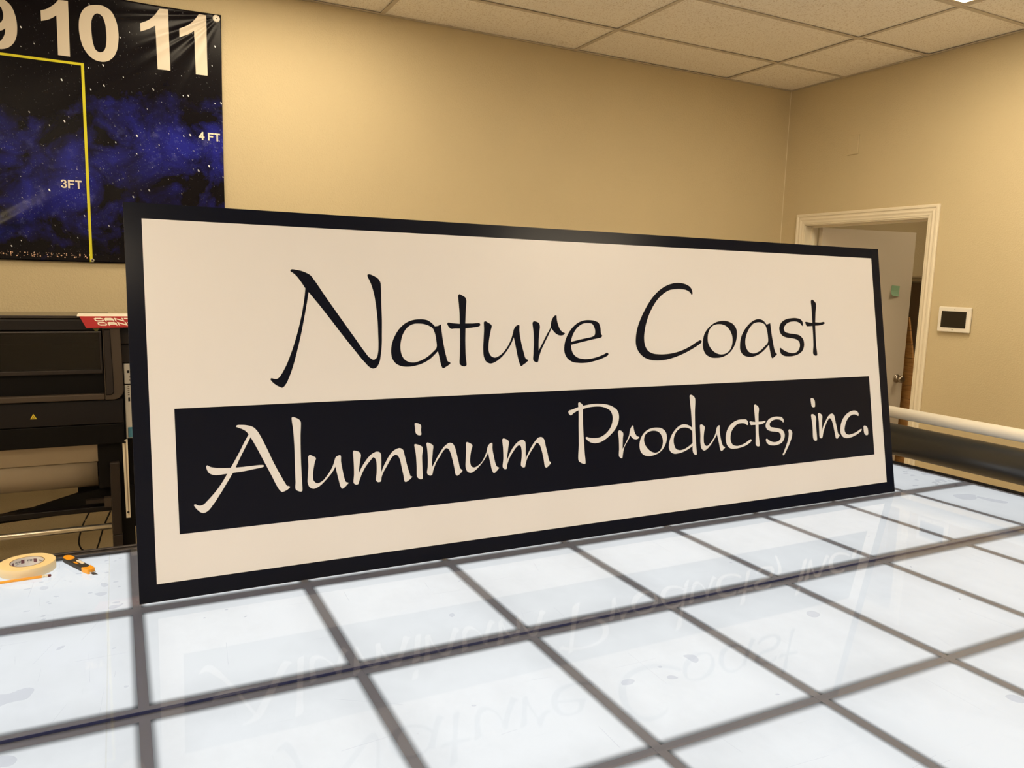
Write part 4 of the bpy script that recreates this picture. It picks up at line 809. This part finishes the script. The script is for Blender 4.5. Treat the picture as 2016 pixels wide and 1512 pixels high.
# window: smoked pane in a frame, carriage rail behind it
obj('window_pane', bx((PXL + .1, -.0765, .004, .008, Z(.402), Z(.552))), M['smoke'], pr)
obj('window_top_rail', bx((PXL + .09, -.0765, -.002, .010, Z(.552), Z(.557))), M['alu_dark'], pr)
obj('window_bottom_rail', bx((PXL + .09, -.0755, -.006, .012, Z(.385), Z(.402))), M['grey_dark'], pr, bevel=.003)
obj('window_side_rail', bx((-.0835, -.0765, -.001, .010, Z(.402), Z(.552))), M['grey_dark'], pr)
obj('carriage_rail', bx((PXL + .1, -.09, .055, .075, Z(.530), Z(.540)), (PXL + .1, -.10, .06, .09, Z(.42), Z(.50))), M['grey'], pr)
obj('carriage_arm', bx((-.19, -.10, .045, .06, Z(.478), Z(.487)), (-.105, -.09, .045, .06, Z(.470), Z(.515))), M['grey'], pr)
# curved grey front frame: lower bar running into the right column through a round corner
def rr_col(x0, x1, z0, z1, r, n=10):
    """outline of the right column with its rounded lower right corner"""
    pts = [(x0, z1), (x0, z0)]
    pts += [(x1 - r + r * math.sin(t), z0 + r - r * math.cos(t)) for t in [math.pi / 2 * k / n for k in range(n + 1)]]
    pts += [(x1 - .006, z1)]
    return pts
b = bmesh.new(); prism(b, rr_col(-.071, -.002, Z(.277), Z(.578), .042), 'y', -.018, .12); obj('side_frame', b, M['grey'], pr, bevel=.004)
b = bmesh.new(); prism(b, rr_col(-.066, -.0395, Z(.300), Z(.562), .014), 'y', -.0215, -.017); obj('frame_inlay', b, M['grey_dark'], pr, bevel=.002, label='darker inset strip of the side frame')
b = bmesh.new(); prism(b, rr_col(-.0678, -.0375, Z(.297), Z(.566), .016), 'y', -.0190, -.0175); obj('frame_groove', b, M['black_matt'], pr, label='dark groove round the inset strip')
obj('lower_frame_bar', bx((PXL, -.0715, -.016, .06, Z(.279), Z(.303))), M['grey'], pr, bevel=.004)
obj('inner_recess', bx((PXL, -.072, .012, .03, Z(.303), Z(.387))), M['black_matt'], pr)
# front body below the frame with its seam
obj('front_cover', bx((PXL, -.008, .000, .12, Z(.1765), Z(.276))), M['black'], pr, bevel=.005)
obj('front_apron', bx((PXL, -.008, .004, .12, Z(.090), Z(.1745))), M['black_matt'], pr, bevel=.004)
obj('body_back', bx((PXL, -.085, .10, .70, Z(.09), Z(.18))), M['black_matt'], pr)  # deepened out of view to keep light off the wall behind
obj('side_body', bx((-.108, -.012, .03, .5, Z(-.10), Z(.10))), M['black_matt'], pr)
# hazard triangle
b = bmesh.new(); prism(b, [(-.3365, Z(.2105)), (-.3135, Z(.2105)), (-.325, Z(.2315))], 'y', -.0012, -.0002); wl = obj('warning_label', b, M['warn'], pr, label='small yellow triangular warning label')
b = bmesh.new(); prism(b, [(-.3308, Z(.2140)), (-.3192, Z(.2140)), (-.325, Z(.2245))], 'y', -.0018, -.0010); obj('warning_symbol', b, M['black'], wl)
b = bmesh.new(); prism(b, [(-.3288, Z(.2152)), (-.3212, Z(.2152)), (-.325, Z(.2220))], 'y', -.0023, -.0016); obj('warning_symbol', b, M['warn'], wl)
b = bmesh.new(); prism(b, [(-.098, Z(.557)), (-.088, Z(.557)), (-.086, Z(.563)), (-.081, Z(.568)), (-.105, Z(.568)), (-.100, Z(.563))], 'y', -.004, .002); obj('green_latch', b, pmat('olive_latch', (.16, .15, .03), .5), pr, label='small olive latch over the window')
obj('side_box', bx((-.011, .06, .04, .45, Z(.50), Z(.575)), (-.0105, .05, .06, .40, Z(.42), Z(.50))), M['grey_dark'], pr, bevel=.004)
# ink bay at the right end
obj('ink_bay', bx((-.0115, .36, .10, .5, Z(-.30), Z(.50)), (-.0112, .06, .055, .10, Z(-.28), Z(.41))), M['black_matt'], pr)
def cart(z0, z1, y=.06):
    c_ = obj('ink_cartridge', bx((.0005, .040, y - .01, .12, Z(z0), Z(z1))), M['white_plastic'], pr, bevel=.003); return c_
c1 = cart(.332, .417); obj('cartridge_mark', bx((.012, .021, .0490, .0498, Z(.378), Z(.389))), M['black'], c1)
obj('cartridge_mark', bx((.020, .023, .0490, .0498, Z(.345), Z(.352)), (.021, .024, .0490, .0498, Z(.358), Z(.366))), M['grey_print'], c1)
c2 = cart(.100, .327); obj('cartridge_mark', bx(*[(.012, .019, .0490, .0498, Z(.320 - .009 * k), Z(.324 - .009 * k)) for k in range(5)]), M['grey_print'], c2)
obj('cartridge_mark', bx((.013, .020, .0490, .0498, Z(.258), Z(.275))), M['black'], c2)
obj('cartridge_label', bx((.008, .030, .046, .0495, Z(.104), Z(.148))), M['blue'], c2, label='pale blue label', bevel=.002)
b = bmesh.new(); prism(b, [(-.016, Z(.094)), (.004, Z(.105)), (.004, Z(-.236)), (-.012, Z(-.236))], 'y', .018, .026)
rl = obj('side_rail', b, M['trim'], pr, label='cream vertical rail with two screws')
b = bmesh.new(); prism(b, [(-.008, Z(.085)), (-.003, Z(.085)), (.000, Z(-.225)), (-.004, Z(-.225))], 'y', .0165, .019); obj('rail_groove', b, M['paper'], rl)
for x, z in ((-.007, .090), (-.004, -.212)):
    b = bmesh.new(); lathe(b, [(.0002, -.003), (.004, -.0028), (.005, 0)], 'y', 16, (x, .0178, Z(z))); obj('screw', b, M['hole'], rl)
for z0, z1 in ((-.03, .085), (-.185, -.085)): obj('side_plate', bx((.008, .05, .07, .10, Z(z0), Z(z1))), M['trim'], pr)
# media
b = bmesh.new(); lathe(b, [(.04, PXL + .12), (.078, PXL + .12), (.078, -.112), (.04, -.112)], 'x', 48, (0, .135, Z(-.035)), cap=False, closed=True)
mr = obj('media_roll', b, M['paper'], pr)
for p in mr.data.polygons: p.use_smooth = abs(p.normal.x) < .5
b = bmesh.new(); lathe(b, [(.039, PXL + .05), (.039, -.06)], 'x', 24, (0, .135, Z(-.035))); obj('media_spindle', b, M['black'], pr)
b = bmesh.new(); prism(b, [(.020, Z(.10)), (.0205, Z(.10)), (.062, Z(.008)), (.100, Z(.036)), (.0985, Z(.038)), (.0605, Z(.010))], 'x', PXL + .12, -.1085); obj('media_sheet', b, M['paper'], pr)
# stand
obj('stand_leg', bx((-.066, -.030, .000, .09, Z(-.30), Z(.010)), (-.066, -.028, .0, .20, 0, Z(-.30))), M['grey_dark'], pr, bevel=.004)
obj('stand_plate', bx((-.064, .02, .03, .46, 0, Z(-.10))), M['black_matt'], pr)
obj('stand_leg', bx((PXL, PXL + .05, .000, .46, 0, Z(.09))), M['grey_dark'], pr, bevel=.004)
obj('stand_foot', bx((-.075, -.02, -.15, .60, 0, .05)), M['black'], pr, bevel=.004)
obj('stand_beam', bx((PXL + .05, -.066, .06, .10, Z(-.210), Z(-.188))), M['black'], pr, bevel=.002)
b = bmesh.new(); prism(b, [(-.19, Z(-.135)), (-.066, Z(-.115)), (-.066, Z(-.21)), (-.56, Z(-.235)), (-.62, Z(-.225)), (-.40, Z(-.185)), (-.36, Z(-.182))], 'y', .10, .13); obj('stand_gusset', b, M['black_matt'], pr)
obj('beam_bracket', bx((-.16, -.085, .035, .06, Z(-.165), Z(-.150))), M['grey_dark'], pr)
obj('beam_bracket', bx((-.092, -.066, .03, .06, Z(-.185), Z(-.145))), M['grey'], pr)
b = bmesh.new(); prism(b, [(-.20, Z(-.02)), (-.066, Z(-.02)), (-.066, Z(-.25)), (-.145, Z(-.25)), (-.145, Z(-.235)), (-.20, Z(-.20))], 'y', .32, .36); obj('rear_plate', b, M['black_matt'], pr)
b = bmesh.new(); lathe(b, [(.0125, PXL + .05), (.0125, -.068)], 'x', 24, (0, .012, Z(-.2615))); o = obj('take_up_bar', b, M['alu'], pr, smooth=False)
for p in o.data.polygons: p.use_smooth = abs(p.normal.x) < .5
# cables behind the printer
for k, pts in enumerate(([(-.155, .30, -.27), (-.185, .31, -.33), (-.205, .31, -.40), (-.20, .31, -.44), (-.17, .31, -.50), (-.15, .31, -.769)], [(-.075, .30, -.28), (-.10, .31, -.34), (-.125, .31, -.42), (-.14, .31, -.50), (-.13, .31, -.769)])):
    b = bmesh.new(); sp_ = []
    for i in range(len(pts) - 1):
        p0, p1, p2, p3 = (Vector(pts[max(0, min(len(pts) - 1, i + q))]) for q in (-1, 0, 1, 2))
        for j in range(6):
            t_ = j / 6; sp_.append(.5 * ((2 * p1) + (p2 - p0) * t_ + (2 * p0 - 5 * p1 + 4 * p2 - p3) * t_ ** 2 + (3 * p1 - p0 - 3 * p2 + p3) * t_ ** 3))
    sp_.append(Vector(pts[-1])); tube(b, [(v.x, v.y, v.z + ZT) for v in sp_], .0035); obj('power_cable', b, M['black'], pr)

# red card lying over the printer's corner, its front flap hanging down
cd = thing('red_card', 'red folded card with white block lettering lying on the printer lid', 'card', (0, PY, 0))
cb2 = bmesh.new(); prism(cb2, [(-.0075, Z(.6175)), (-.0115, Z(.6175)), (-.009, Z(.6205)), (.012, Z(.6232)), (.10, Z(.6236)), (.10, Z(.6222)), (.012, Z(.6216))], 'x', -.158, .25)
obj('card_top', cb2, M['paper_bright'], cd, label='pale top of the card')
def flap(x, z, lift=0.0): return (x + (.618 - z) * .5, -.012 - (.618 - z) * .35 - lift, Z(z))
b = bmesh.new()
A = [b.verts.new(flap(*q)) for q in ((-.150, .618), (.26, .618), (.24, .577), (-.150, .572))]; B = [b.verts.new(Vector(flap(*q)) + Vector((0, .0012, 0))) for q in ((-.150, .618), (.26, .618), (.24, .577), (-.150, .572))]
b.faces.new(A); b.faces.new(B[::-1])
for i in range(4): b.faces.new((A[i], A[(i + 1) % 4], B[(i + 1) % 4], B[i]))
obj('card_flap', b, M['red'], cd, label='red hanging flap')
for zz, xo in ((.6000, -.1015), (.5835, -.0985)):
    b = bmesh.new(); block_text(b, 'CANTI', xo, zz, .0275, .0095, .0085, .0045, lambda x, z: flap(x, z, .0006)); obj('card_lettering', b, M['paper_bright'], cd, label='white block lettering')
